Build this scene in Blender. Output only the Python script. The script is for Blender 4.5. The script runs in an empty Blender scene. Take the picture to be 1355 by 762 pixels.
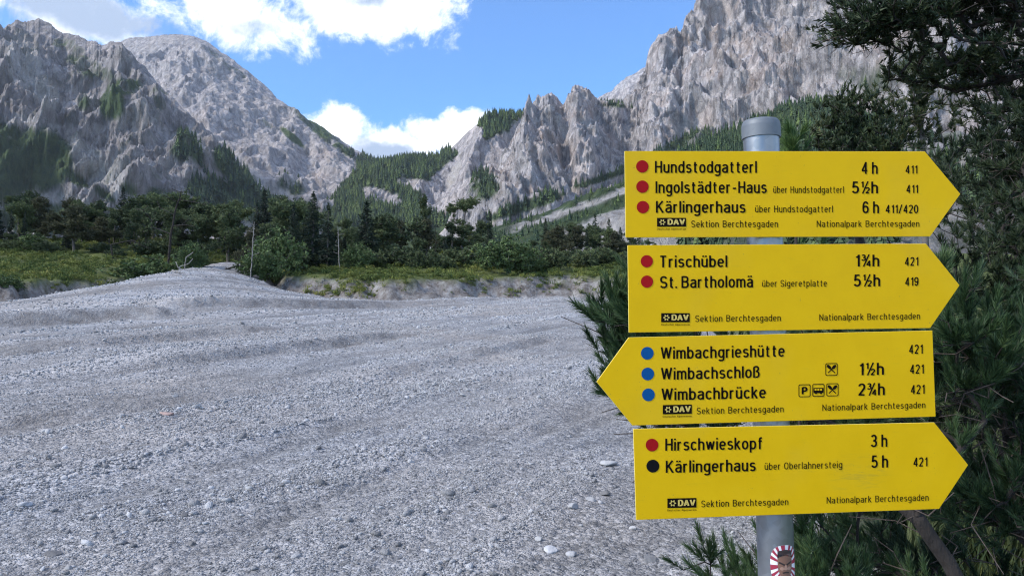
import bpy, math, random
import numpy as np
from mathutils import Vector, Matrix

# ------------------------------------------------------------------ camera, sky, sun, exposure
SC = bpy.context.scene
COL = SC.collection
F = 1060.0                      # focal length in photograph pixels (width 1355)
CX, CY = 677.5, 381.0
PITCH = math.atan((430.0 - 381.0) / F)
EYE = 1.6

cam_data = bpy.data.cameras.new("camera")
cam_data.sensor_width = 36.0
cam_data.lens = 36.0 * F / 1355.0
cam_data.clip_start = 0.05
cam_data.clip_end = 20000.0
cam = bpy.data.objects.new("camera", cam_data)
COL.objects.link(cam)
cam.location = (0, 0, EYE)
cam.rotation_euler = (math.pi / 2 + PITCH, 0, 0)
SC.camera = cam
SC.view_settings.view_transform = 'Standard'
SC.view_settings.look = 'None'
SC.view_settings.gamma = 1.0
SC.view_settings.exposure = 1.16
SC.cycles.use_denoising = True
SC.cycles.denoising_prefilter = 'NONE'
SC.cycles.pixel_filter_type = 'BLACKMAN_HARRIS'
SC.cycles.filter_width = 1.15
SC.cycles.max_bounces = 5
SC.cycles.diffuse_bounces = 2
SC.cycles.glossy_bounces = 2
SC.cycles.transmission_bounces = 2
SC.cycles.volume_bounces = 0
SC.cycles.transparent_max_bounces = 4

SUN_AZ = math.radians(-112.0)     # clockwise from the viewing direction (+Y)
SUN_EL = math.radians(38.0)


def world_dir(px, py):
    a = (px - CX) / F
    b = (CY - py) / F
    c, s = math.cos(PITCH), math.sin(PITCH)
    d = np.array([a, c - b * s, s + b * c])
    return d


def P(px, py, Y):
    """the point at forward distance Y seen at that place of the photograph"""
    d = world_dir(px, py)
    return np.array([0, 0, EYE]) + d * (Y / d[1])


class NT:
    """small helper to write node trees"""
    def __init__(self, tree):
        self.t = tree
        tree.nodes.clear()

    def n(self, kind, **kw):
        nd = self.t.nodes.new(kind)
        for k, v in kw.items():
            if k.startswith('i_'):
                key = k[2:]
                key = int(key) if key.isdigit() else key.replace('_', ' ')
                nd.inputs[key].default_value = v
            else:
                setattr(nd, k, v)
        return nd

    def l(self, a, b):
        self.t.links.new(a, b)

    def math(self, op, a, b=None, c=None, clamp=False):
        nd = self.t.nodes.new('ShaderNodeMath')
        nd.operation = op
        nd.use_clamp = clamp
        for i, v in enumerate((a, b, c)):
            if v is None:
                continue
            if isinstance(v, (int, float)):
                nd.inputs[i].default_value = v
            else:
                self.l(v, nd.inputs[i])
        return nd.outputs[0]

    def noise(self, vec, scale, detail=4.0, rough=0.55, dist=0.0):
        nd = self.n('ShaderNodeTexNoise')
        nd.inputs['Scale'].default_value = scale
        nd.inputs['Detail'].default_value = detail
        nd.inputs['Roughness'].default_value = rough
        nd.inputs['Distortion'].default_value = dist
        if vec is not None:
            self.l(vec, nd.inputs['Vector'])
        return nd

    def ramp(self, fac, stops):
        nd = self.t.nodes.new('ShaderNodeValToRGB')
        cr = nd.color_ramp
        while len(cr.elements) < len(stops):
            cr.elements.new(0.5)
        for e, (p, c) in zip(cr.elements, stops):
            e.position = p
            e.color = (*c, 1) if len(c) == 3 else c
        self.l(fac, nd.inputs[0])
        return nd.outputs[0]

    def mix(self, fac, a, b, mode='MIX'):
        nd = self.t.nodes.new('ShaderNodeMix')
        nd.data_type = 'RGBA'
        nd.blend_type = mode
        for i, v in ((0, fac), (6, a), (7, b)):
            if isinstance(v, (int, float)):
                nd.inputs[i].default_value = v
            elif isinstance(v, tuple):
                nd.inputs[i].default_value = (*v, 1) if len(v) == 3 else v
            else:
                self.l(v, nd.inputs[i])
        return nd.outputs[2]

    def mapr(self, v, a, b, c=0.0, d=1.0, smooth=False):
        nd = self.t.nodes.new('ShaderNodeMapRange')
        if smooth:
            nd.interpolation_type = 'SMOOTHSTEP'
        self.l(v, nd.inputs[0])
        for i, q in enumerate((a, b, c, d)):
            nd.inputs[i + 1].default_value = q
        return nd.outputs[0]


# ---- sky: Nishita with broken cumulus clouds laid on the sphere of directions
SKY_STRENGTH = 0.12
world = bpy.data.worlds.new("World")
SC.world = world
world.use_nodes = True
w = NT(world.node_tree)
tc = w.n('ShaderNodeTexCoord')
sky = w.n('ShaderNodeTexSky')
sky.sky_type = 'NISHITA'
sky.sun_disc = False
sky.sun_elevation = SUN_EL
sky.sun_rotation = SUN_AZ
sky.altitude = 900
sky.air_density = 1.0
sky.dust_density = 0.6
sky.ozone_density = 2.0
vec = tc.outputs['Generated']
# cloud banks: (px, py, half width, half height, weight)
banks = [(60, 2, 150, 40, 0.95), (215, 2, 60, 30, 0.7), (320, 26, 110, 50, 0.92), (480, 4, 130, 56, 1.0),
         (590, 62, 44, 40, 0.40), (655, 0, 60, 22, 0.2), (350, 75, 30, 14, .35),
         (445, 172, 66, 36, 0.95), (520, 200, 90, 34, 1.0), (612, 176, 84, 34, 0.95),
         (-420, -150, 420, 160, 0.8), (900, -620, 500, 170, 0.7), (300, -560, 380, 150, 0.7), (1900, -200, 380, 150, 0.8)]
greys = [(100, 10, 95, 40, 1.25), (185, 34, 54, 22, 1.1), (20, 26, 40, 14, .8), (330, 40, 70, 14, .6), (480, 0, 50, 16, 0.8), (525, 206, 90, 24, 1.0), (470, 190, 40, 18, 0.6), (300, -560, 300, 80, .8), (900, -620, 360, 90, .8), (-420, -120, 300, 90, .8)]
total = None
warp = w.noise(vec, 9.0, 5.0, 0.6)
wv = w.n('ShaderNodeVectorMath', operation='MULTIPLY_ADD')
w.l(warp.outputs['Color'], wv.inputs[0])
wv.inputs[1].default_value = (0.055, 0.055, 0.045)
w.l(vec, wv.inputs[2])
for (px, py, hw, hh, wt) in banks:
    d = world_dir(px, py)
    d = d / np.linalg.norm(d)
    sub = w.n('ShaderNodeVectorMath', operation='SUBTRACT')
    w.l(wv.outputs[0], sub.inputs[0])
    sub.inputs[1].default_value = (d[0] + 0.0275, d[1] + 0.0275, d[2] + 0.0225)
    mul = w.n('ShaderNodeVectorMath', operation='MULTIPLY')
    w.l(sub.outputs[0], mul.inputs[0])
    mul.inputs[1].default_value = (F / hw, 2.0, F / hh)
    ln = w.n('ShaderNodeVectorMath', operation='LENGTH')
    w.l(mul.outputs[0], ln.inputs[0])
    f = w.mapr(ln.outputs['Value'], 1.35, 0.10, 0.0, wt, smooth=True)
    total = f if total is None else w.math('MAXIMUM', total, f)
# the rest of the sky carries the same kind of scattered cloud
sep = w.n('ShaderNodeSeparateXYZ')
w.l(vec, sep.inputs[0])
gen = w.noise(vec, 2.3, 2.0, 0.5)
genf = w.mapr(gen.outputs[0], 0.50, 0.62, 0.0, 0.95, smooth=True)
awayx = w.math('ADD', w.math('ABSOLUTE', w.math('SUBTRACT', sep.outputs['X'], -0.02)), 0.0)
outside = w.math('MAXIMUM', w.mapr(awayx, 0.62, 0.72), w.math('MAXIMUM', w.mapr(sep.outputs['Z'], 0.48, 0.56), w.mapr(sep.outputs['Y'], 0.3, 0.1)))
total = w.math('MAXIMUM', total, w.math('MULTIPLY', genf, outside))
det = w.noise(vec, 15.0, 10.0, 0.68, 0.3)
field = w.math('ADD', total, w.math('MULTIPLY', w.math('SUBTRACT', det.outputs[0], 0.5), 2.2))
field = w.math('MULTIPLY', field, w.mapr(total, 0.02, 0.15))
cover = w.mapr(field, 0.30, 0.78, 0, 1, smooth=True)
# thick middles and undersides are greyer
gtot = None
for (px, py, hw, hh, wt) in greys:
    d = world_dir(px, py)
    d = d / np.linalg.norm(d)
    sub = w.n('ShaderNodeVectorMath', operation='SUBTRACT')
    w.l(wv.outputs[0], sub.inputs[0])
    sub.inputs[1].default_value = (d[0] + 0.0275, d[1] + 0.0275, d[2] + 0.0225)
    mul = w.n('ShaderNodeVectorMath', operation='MULTIPLY')
    w.l(sub.outputs[0], mul.inputs[0])
    mul.inputs[1].default_value = (F / hw, 2.0, F / hh)
    ln = w.n('ShaderNodeVectorMath', operation='LENGTH')
    w.l(mul.outputs[0], ln.inputs[0])
    f = w.mapr(ln.outputs['Value'], 1.3, 0.2, 0.0, wt, smooth=True)
    gtot = f if gtot is None else w.math('MAXIMUM', gtot, f)
thick = w.noise(vec, 17.0, 6.0, 0.6)
thk = w.mapr(w.math('ADD', gtot, w.math('MULTIPLY', w.math('SUBTRACT', thick.outputs[0], 0.5), 1.6)), 0.25, 0.95, 0, 1, smooth=True)
thin = w.math('MULTIPLY', w.mapr(thick.outputs[0], 0.45, 0.65, 0, 0.22), 1.0)
thk = w.math('MAXIMUM', thk, thin)
cloudc = w.mix(thk, (6.3, 6.5, 6.9), (2.0, 2.5, 3.4))
skyc = w.mix(1.0, sky.outputs[0], (0.50, 0.77, 1.06), 'MULTIPLY')
col = w.mix(cover, skyc, cloudc)
bg = w.n('ShaderNodeBackground')
w.l(col, bg.inputs[0])
bg.inputs[1].default_value = SKY_STRENGTH
out = w.n('ShaderNodeOutputWorld')
w.l(bg.outputs[0], out.inputs[0])

sun_data = bpy.data.lights.new("sun", 'SUN')
sun_data.energy = 1.8
sun_data.angle = math.radians(11)
sun_data.color = (1.0, 0.93, 0.84)
sun = bpy.data.objects.new("sun", sun_data)
COL.objects.link(sun)
sd_ = Vector((math.sin(SUN_AZ) * math.cos(SUN_EL), math.cos(SUN_AZ) * math.cos(SUN_EL), math.sin(SUN_EL)))
sun.rotation_euler = sd_.to_track_quat('Z', 'Y').to_euler()
sun.location = (0, 0, 50)

# ------------------------------------------------------------------ noise in numpy
_rng = np.random.default_rng(7)
_perm = _rng.permutation(256).astype(np.int32)
_perm = np.concatenate([_perm, _perm])
_g = _rng.normal(size=(256, 3)).astype(np.float32)
_g /= np.linalg.norm(_g, axis=1)[:, None]


def pnoise(p):
    p = np.asarray(p, dtype=np.float32)
    i = np.floor(p).astype(np.int32)
    f = p - i
    u = f * f * f * (f * (f * 6 - 15) + 10)
    i &= 255
    res = 0
    for dx in (0, 1):
        wx = u[:, 0] if dx else 1 - u[:, 0]
        a = _perm[(i[:, 0] + dx) & 255]
        for dy in (0, 1):
            wy = wx * (u[:, 1] if dy else 1 - u[:, 1])
            b = _perm[(a + i[:, 1] + dy) & 255]
            for dz in (0, 1):
                wz = wy * (u[:, 2] if dz else 1 - u[:, 2])
                h = _perm[(b + i[:, 2] + dz) & 255]
                g = _g[h]
                res = res + wz * (g[:, 0] * (f[:, 0] - dx) + g[:, 1] * (f[:, 1] - dy) + g[:, 2] * (f[:, 2] - dz))
    return res * 1.5


def fbm(p, octaves=5, gain=0.5, lac=2.03, ridged=False):
    out_, amp, tot = 0, 1.0, 0
    q = np.asarray(p, dtype=np.float32)
    for o in range(octaves):
        n = pnoise(q)
        if ridged:
            n = 1 - 2 * np.abs(n)
        out_ = out_ + amp * n
        tot += amp
        amp *= gain
        q = q * lac + 17.3
    return out_ / tot


def crests(p, octaves=8, gain=0.55, lac=2.1):
    """ridged multifractal: sharp aretes, smoother gullies"""
    q = np.asarray(p, dtype=np.float32)
    res, wgt, amp, tot = 0, 1.0, 1.0, 0
    for o in range(octaves):
        sg = (1 - np.abs(pnoise(q)) * 1.25)
        sg = np.clip(sg, 0, 1) ** 2 * wgt
        wgt = np.clip(sg * 2.2, 0.15, 1)
        res = res + sg * amp
        tot += amp
        amp *= gain
        q = q * lac + 11.7
    return res / tot * 2.4 - 1


def sstep(a, b, x):
    t = np.clip((x - a) / (b - a), 0, 1)
    return t * t * (3 - 2 * t)


# ------------------------------------------------------------------ mesh and object helpers
def mesh_np(name, verts, faces, mat=None, smooth=False, attrs=None):
    """faces: (n,3) or (n,4) index array, or a list of such arrays"""
    me = bpy.data.meshes.new(name)
    if not isinstance(faces, list):
        faces = [faces]
    faces = [np.asarray(f, dtype=np.int32) for f in faces if len(f)]
    verts = np.asarray(verts, dtype=np.float32)
    me.vertices.add(len(verts))
    me.vertices.foreach_set('co', verts.ravel())
    loops = np.concatenate([f.ravel() for f in faces])
    sizes = np.concatenate([np.full(len(f), f.shape[1], dtype=np.int32) for f in faces])
    starts = np.concatenate([[0], np.cumsum(sizes)[:-1]]).astype(np.int32)
    me.loops.add(len(loops))
    me.loops.foreach_set('vertex_index', loops)
    me.polygons.add(len(sizes))
    me.polygons.foreach_set('loop_start', starts)
    me.polygons.foreach_set('loop_total', sizes)
    me.update(calc_edges=True)
    me.validate()
    if smooth:
        me.polygons.foreach_set('use_smooth', np.ones(len(sizes), dtype=bool))
    for k, v in (attrs or {}).items():
        a = me.attributes.new(k, 'FLOAT', 'POINT')
        a.data.foreach_set('value', np.asarray(v, dtype=np.float32))
    if mat:
        me.materials.append(mat)
    return me


def link(name, me, parent=None, loc=None):
    o = bpy.data.objects.new(name, me)
    COL.objects.link(o)
    if parent is not None:
        o.parent = parent
    if loc is not None:
        o.location = tuple(float(v) for v in loc)
    return o


def tag(o, label=None, cat=None, group=None, kind=None):
    for k, v in (('label', label), ('category', cat), ('group', group), ('kind', kind)):
        if v:
            o[k] = v
    return o


def thing(name, label, cat, loc=(0, 0, 0), rot=0.0, group=None):
    o = bpy.data.objects.new(name, None)
    o.empty_display_size = 0.2
    COL.objects.link(o)
    o.location = tuple(float(v) for v in loc)
    o.rotation_euler = (0, 0, rot)
    return tag(o, label, cat, group)


class MB:
    def __init__(self):
        self.v, self.q, self.t, self.n = [], [], [], 0

    def add(self, v, q=None, t=None):
        v = np.asarray(v, dtype=np.float32)
        if q is not None and len(q):
            self.q.append(np.asarray(q, dtype=np.int32) + self.n)
        if t is not None and len(t):
            self.t.append(np.asarray(t, dtype=np.int32) + self.n)
        self.v.append(v)
        self.n += len(v)

    def mesh(self, name, mat=None, smooth=False):
        f = []
        if self.q:
            f.append(np.concatenate(self.q))
        if self.t:
            f.append(np.concatenate(self.t))
        return mesh_np(name, np.concatenate(self.v), f, mat, smooth)


def tubes(A, B, ra, rb, da=None, db=None, k=5):
    """a prism for every pair of points; returns verts and quads"""
    A, B = np.asarray(A, float), np.asarray(B, float)
    n = len(A)
    d = B - A
    d /= np.linalg.norm(d, axis=1)[:, None] + 1e-9
    da = d if da is None else da
    db = d if db is None else db
    ang = np.arange(k) * 2 * np.pi / k

    def ring(c, dr, r):
        ref = np.tile([0.31, 0.95, 0.05], (len(c), 1))
        x = np.cross(dr, ref)
        bad = np.linalg.norm(x, axis=1) < 0.15
        x[bad] = np.cross(dr[bad], [1, 0, 0.2])
        x /= np.linalg.norm(x, axis=1)[:, None] + 1e-9
        y = np.cross(dr, x)
        return c[:, None, :] + r[:, None, None] * (x[:, None, :] * np.cos(ang)[None, :, None] + y[:, None, :] * np.sin(ang)[None, :, None])
    V = np.concatenate([ring(A, da, np.asarray(ra)), ring(B, db, np.asarray(rb))], axis=1).reshape(-1, 3)
    i = np.arange(k)
    j = (i + 1) % k
    q = np.stack([i, j, j + k, i + k], axis=1)
    Q = (q[None] + (np.arange(n) * 2 * k)[:, None, None]).reshape(-1, 4)
    return V, Q


# ------------------------------------------------------------------ materials
def material(name):
    m = bpy.data.materials.new(name)
    m.use_nodes = True
    t = NT(m.node_tree)
    o = t.n('ShaderNodeOutputMaterial')
    b = t.n('ShaderNodeBsdfPrincipled')
    t.l(b.outputs[0], o.inputs[0])
    return m, t, b


def bump(t, b, h, strength, dist):
    nd = t.n('ShaderNodeBump')
    nd.inputs['Strength'].default_value = strength
    nd.inputs['Distance'].default_value = dist
    t.l(h, nd.inputs['Height'])
    t.l(nd.outputs[0], b.inputs['Normal'])
    return nd


def leaf_material(name, dark, light, scale, rough=0.65, tip=None):
    m, t, b = material(name)
    g = t.n('ShaderNodeNewGeometry')
    oi = t.n('ShaderNodeObjectInfo')
    n = t.noise(g.outputs['Position'], scale, 3.0, 0.6)
    f = t.math('ADD', n.outputs[0], t.math('MULTIPLY', t.math('SUBTRACT', oi.outputs['Random'], 0.5), 0.25))
    rnd = g.outputs['Random Per Island']
    f = t.math('ADD', f, t.math('MULTIPLY', t.math('SUBTRACT', rnd, 0.5), 0.35))
    c = t.ramp(f, [(0.3, dark), (0.72, light)] + ([(0.86, tip)] if tip else []))
    t.l(c, b.inputs['Base Color'])
    b.inputs['Roughness'].default_value = rough
    b.inputs['Specular IOR Level'].default_value = 0.3
    return m


def bark_material(name, a, c_, scale=14.0):
    m, t, b = material(name)
    tcn = t.n('ShaderNodeTexCoord')
    mp = t.n('ShaderNodeMapping')
    mp.inputs['Scale'].default_value = (1, 1, 0.35)
    t.l(tcn.outputs['Object'], mp.inputs[0])
    n = t.noise(mp.outputs[0], scale, 5.0, 0.7)
    t.l(t.ramp(n.outputs[0], [(0.3, a), (0.7, c_)]), b.inputs['Base Color'])
    b.inputs['Roughness'].default_value = 0.95
    bump(t, b, n.outputs[0], 0.9, 0.02)
    return m


M_NEEDLE = leaf_material('pine_needles', (0.018, 0.040, 0.018), (0.055, 0.10, 0.034), 3.0, 0.5, (0.10, 0.14, 0.05))
M_NEEDLE_DARK = leaf_material('dark_pine_needles', (0.017, 0.032, 0.014), (0.055, 0.074, 0.028), 1.6, 0.55, (0.10, 0.09, 0.036))
M_NEEDLE_FRESH = leaf_material('fresh_pine_needles', (0.05, 0.10, 0.03), (0.13, 0.19, 0.05), 6.0, 0.5)
M_FAR_PINE = leaf_material('far_pine_foliage', (0.04, 0.062, 0.030), (0.15, 0.185, 0.075), 0.55, 0.8)
M_FAR_SPRUCE = leaf_material('far_spruce_foliage', (0.018, 0.032, 0.022), (0.045, 0.068, 0.036), 0.6, 0.8)
M_FAR_GREEN = leaf_material('broadleaf_foliage', (0.06, 0.10, 0.035), (0.15, 0.21, 0.075), 0.7, 0.7)
M_FAR_RUST = leaf_material('rusty_pine_foliage', (0.045, 0.05, 0.026), (0.12, 0.12, 0.06), 0.7, 0.8)
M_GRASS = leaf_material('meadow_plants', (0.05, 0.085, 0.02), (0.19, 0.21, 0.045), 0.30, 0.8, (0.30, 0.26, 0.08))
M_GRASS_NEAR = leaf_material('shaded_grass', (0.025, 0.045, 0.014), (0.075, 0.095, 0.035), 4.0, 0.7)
M_BARK = bark_material('dark_pine_bark', (0.012, 0.010, 0.009), (0.042, 0.034, 0.029))
M_BARK_FAR = bark_material('grey_pine_bark', (0.06, 0.052, 0.047), (0.17, 0.15, 0.135), 5.0)
M_DEADWOOD = bark_material('bleached_deadwood', (0.14, 0.13, 0.12), (0.36, 0.335, 0.31), 8.0)
M_BROWN_TWIG = bark_material('brown_dead_twigs', (0.05, 0.036, 0.03), (0.13, 0.105, 0.09), 20.0)


def rock_material():
    m, t, b = material('limestone_cliff')
    g = t.n('ShaderNodeNewGeometry')
    pos = g.outputs['Position']
    veg = t.n('ShaderNodeAttribute', attribute_name='veg').outputs['Fac']
    scr = t.n('ShaderNodeAttribute', attribute_name='scree').outputs['Fac']
    ora = t.n('ShaderNodeAttribute', attribute_name='ochre_sunlit').outputs['Fac']
    dk = t.n('ShaderNodeAttribute', attribute_name='stain_shade').outputs['Fac']
    big = t.noise(pos, 0.010, 5.0, 0.6)
    mp = t.n('ShaderNodeMapping')
    mp.inputs['Scale'].default_value = (1, 1, 0.5)
    mp.inputs['Rotation'].default_value = (0.0, 0.5, 0.0)
    t.l(pos, mp.inputs[0])
    fine = t.noise(mp.outputs[0], 0.075, 8.0, 0.70, 0.5)
    vor = t.n('ShaderNodeTexVoronoi', feature='DISTANCE_TO_EDGE')
    vor.inputs['Scale'].default_value = 0.055
    wob = t.n('ShaderNodeVectorMath', operation='MULTIPLY_ADD')
    t.l(fine.outputs['Color'], wob.inputs[0])
    wob.inputs[1].default_value = (22, 22, 22)
    t.l(mp.outputs[0], wob.inputs[2])
    t.l(wob.outputs[0], vor.inputs['Vector'])
    crack = t.mapr(vor.outputs['Distance'], 0.0, 0.14, 0.0, 1.0)
    rock = t.ramp(fine.outputs[0], [(0.30, (0.18, 0.18, 0.19)), (0.44, (0.33, 0.325, 0.33)), (0.58, (0.43, 0.415, 0.41)), (0.76, (0.56, 0.54, 0.52))])
    tint = t.ramp(big.outputs[0], [(0.3, (1.12, 1.14, 1.20)), (0.52, (1.42, 1.38, 1.38)), (0.72, (1.70, 1.58, 1.50))])
    rock = t.mix(1.0, rock, tint, 'MULTIPLY')
    rock = t.mix(t.math('MULTIPLY', t.math('SUBTRACT', 1.0, crack), 0.45), rock, (0.10, 0.098, 0.10))
    # thin tilted beds and close fractures
    mb_ = t.n('ShaderNodeMapping')
    mb_.inputs['Rotation'].default_value = (0.12, 0.42, 0.0)
    mb_.inputs['Scale'].default_value = (0.012, 0.012, 0.16)
    t.l(wob.outputs[0], mb_.inputs[0])
    bedn = t.noise(mb_.outputs[0], 1.0, 6.0, 0.7)
    rock = t.mix(1.0, rock, t.ramp(bedn.outputs[0], [(0.36, (0.62, 0.62, 0.65)), (0.47, (0.98, 0.98, 0.98)), (0.52, (1.08, 1.06, 1.04)), (0.57, (0.84, 0.83, 0.84)), (0.66, (1.12, 1.1, 1.08))]), 'MULTIPLY')
    fr = t.noise(mp.outputs[0], 0.33, 5.0, 0.75, 1.2)
    frl = t.mapr(t.math('ABSOLUTE', t.math('SUBTRACT', fr.outputs[0], 0.5)), 0.0, 0.045, 0.50, 0.0)
    rock = t.mix(frl, rock, (0.11, 0.108, 0.112))
    rock = t.mix(t.math('MULTIPLY', ora, 0.75), rock, (0.50, 0.36, 0.28))
    rock = t.mix(t.math('MULTIPLY', dk, 0.82), rock, (0.20, 0.175, 0.165))
    sf = t.noise(pos, 0.35, 5.0, 0.6)
    screec = t.ramp(sf.outputs[0], [(0.3, (0.34, 0.315, 0.30)), (0.7, (0.56, 0.53, 0.50))])
    c = t.mix(scr, rock, screec)
    vf = t.noise(pos, 0.09, 6.0, 0.7)
    vegc = t.ramp(vf.outputs[0], [(0.3, (0.035, 0.062, 0.034)), (0.7, (0.10, 0.135, 0.055))])
    c = t.mix(veg, c, vegc)
    t.l(c, b.inputs['Base Color'])
    b.inputs['Roughness'].default_value = 0.95
    b.inputs['Specular IOR Level'].default_value = 0.15
    mid = t.noise(mp.outputs[0], 0.26, 6.0, 0.75, 0.8)
    h = t.math('ADD', fine.outputs[0], t.math('MULTIPLY', crack, 0.35))
    h = t.math('ADD', h, t.math('MULTIPLY', t.math('ABSOLUTE', t.math('SUBTRACT', mid.outputs[0], 0.5)), -0.9))
    bump(t, b, h, 1.0, 3.2)
    return m


M_ROCK = rock_material()


def gravel_material(name='limestone_gravel', ground=True):
    m, t, b = material(name)
    g = t.n('ShaderNodeNewGeometry')
    pos = g.outputs['Position']
    hs, cols = [], []
    vs = []
    for sc in (75.0, 26.0, 9.0):
        v = t.n('ShaderNodeTexVoronoi', feature='F1')
        v.inputs['Scale'].default_value = sc
        v.inputs['Randomness'].default_value = 1.0
        t.l(pos, v.inputs['Vector'])
        vs.append(v)
    sep1 = t.n('ShaderNodeSeparateColor')
    t.l(vs[1].outputs['Color'], sep1.inputs[0])
    sep0 = t.n('ShaderNodeSeparateColor')
    t.l(vs[0].outputs['Color'], sep0.inputs[0])
    sep2 = t.n('ShaderNodeSeparateColor')
    t.l(vs[2].outputs['Color'], sep2.inputs[0])
    coarse = t.n('ShaderNodeAttribute', attribute_name='coarse').outputs['Fac']
    f = t.math('ADD', t.math('MULTIPLY', sep0.outputs[0], 0.4), t.math('MULTIPLY', sep1.outputs[0], 0.4))
    f = t.math('ADD', f, t.math('MULTIPLY', sep2.outputs[0], 0.2))
    f = t.math('ADD', f, t.math('MULTIPLY', t.math('SUBTRACT', coarse, 0.5), 0.55))
    patch = t.noise(pos, 0.9, 6.0, 0.65)
    f = t.math('ADD', f, t.math('MULTIPLY', t.math('SUBTRACT', patch.outputs[0], 0.5), 0.5))
    c = t.ramp(f, [(0.12, (0.15, 0.15, 0.152)), (0.42, (0.26, 0.26, 0.264)), (0.62, (0.36, 0.36, 0.366)), (0.9, (0.52, 0.52, 0.53))])
    warm = t.noise(pos, 0.25, 3.0, 0.5)
    c = t.mix(1.0, c, t.ramp(warm.outputs[0], [(0.35, (0.97, 0.98, 1.0)), (0.7, (1.05, 0.99, 0.93))]), 'MULTIPLY')
    meadow = t.n('ShaderNodeAttribute', attribute_name='meadow').outputs['Fac']
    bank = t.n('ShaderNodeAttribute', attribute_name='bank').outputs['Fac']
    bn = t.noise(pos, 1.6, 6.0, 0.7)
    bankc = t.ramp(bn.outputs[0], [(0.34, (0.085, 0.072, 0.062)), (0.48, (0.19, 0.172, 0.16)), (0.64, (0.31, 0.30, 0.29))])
    c = t.mix(bank, c, bankc)  # bank soil; on the scarps also their painted shading
    mn = t.noise(pos, 0.5, 6.0, 0.65)
    meadc = t.ramp(mn.outputs[0], [(0.3, (0.045, 0.06, 0.02)), (0.55, (0.10, 0.12, 0.035)), (0.8, (0.17, 0.16, 0.07))])
    c = t.mix(meadow, c, meadc)
    t.l(c, b.inputs['Base Color'])
    b.inputs['Roughness'].default_value = 0.9
    b.inputs['Specular IOR Level'].default_value = 0.2
    h = t.math('ADD', t.math('MULTIPLY', vs[0].outputs['Distance'], -0.35), t.math('MULTIPLY', vs[1].outputs['Distance'], -0.9))
    h = t.math('ADD', h, t.math('MULTIPLY', vs[2].outputs['Distance'], -1.2))
    h = t.math('ADD', h, t.math('MULTIPLY', patch.outputs[0], 1.5))
    bump(t, b, h, 1.0, 0.022)
    return m


M_GROUND = gravel_material()


def stone_material(name, lo, mid, hi, by='rand'):
    m, t, b = material(name)
    oi = t.n('ShaderNodeObjectInfo')
    tcn = t.n('ShaderNodeTexCoord')
    n = t.noise(tcn.outputs['Object'], 2.2, 5.0, 0.65)
    r = t.math('ADD', t.math('MULTIPLY', oi.outputs['Random'], 0.75), t.math('MULTIPLY', n.outputs[0], 0.35))
    c = t.ramp(r, [(0.15, lo), (0.5, mid), (0.95, hi)])
    t.l(c, b.inputs['Base Color'])
    b.inputs['Roughness'].default_value = 0.88
    b.inputs['Specular IOR Level'].default_value = 0.25
    bump(t, b, n.outputs[0], 0.5, 0.1)
    return m


M_STONE = stone_material('loose_limestone', (0.19, 0.19, 0.193), (0.355, 0.355, 0.36), (0.58, 0.58, 0.59))
M_STONE_PINK = stone_material('pinkish_limestone', (0.36, 0.26, 0.23), (0.44, 0.32, 0.29), (0.50, 0.38, 0.34))
M_STONE_PALE = stone_material('pale_limestone', (0.28, 0.28, 0.28), (0.37, 0.37, 0.37), (0.44, 0.44, 0.44))
M_STONE_DARK = stone_material('dark_limestone', (0.10, 0.10, 0.105), (0.15, 0.148, 0.15), (0.22, 0.215, 0.21))

# ------------------------------------------------------------------ the lie of the land
BED = np.array([(-90, -80), (-80, -20), (-60, 12), (-40, 30), (-25.5, 40), (-26, 48), (-26.5, 58), (-27, 64),
                (-26.5, 69), (-21, 69), (-20, 63), (-15.7, 60), (-11.3, 58), (-7.5, 58), (-3.2, 60), (3.8, 64),
                (8.5, 60), (9.5, 45), (7.5, 28), (4.4, 13), (2.3, 6.5), (1.85, 5), (1.5, 3), (1.4, 0), (1.4, -80)], dtype=float)


def bed_distance(x, y):
    """distance outside the gravel bed (negative inside)"""
    best = np.full(x.shape, 1e9)
    inside = np.zeros(x.shape, dtype=bool)
    n = len(BED)
    for i in range(n):
        a, b = BED[i], BED[(i + 1) % n]
        e = b - a
        t = np.clip(((x - a[0]) * e[0] + (y - a[1]) * e[1]) / (e @ e), 0, 1)
        best = np.minimum(best, np.hypot(x - a[0] - t * e[0], y - a[1] - t * e[1]))
        c = (a[1] > y) != (b[1] > y)
        with np.errstate(divide='ignore', invalid='ignore'):
            xi = a[0] + (y - a[1]) * e[0] / (e[1] if e[1] != 0 else 1e-9)
        inside ^= c & (x < xi)
    return np.where(inside, -best, best)


FLOW = np.array([0.37, 0.93])
FLOW /= np.linalg.norm(FLOW)


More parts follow.
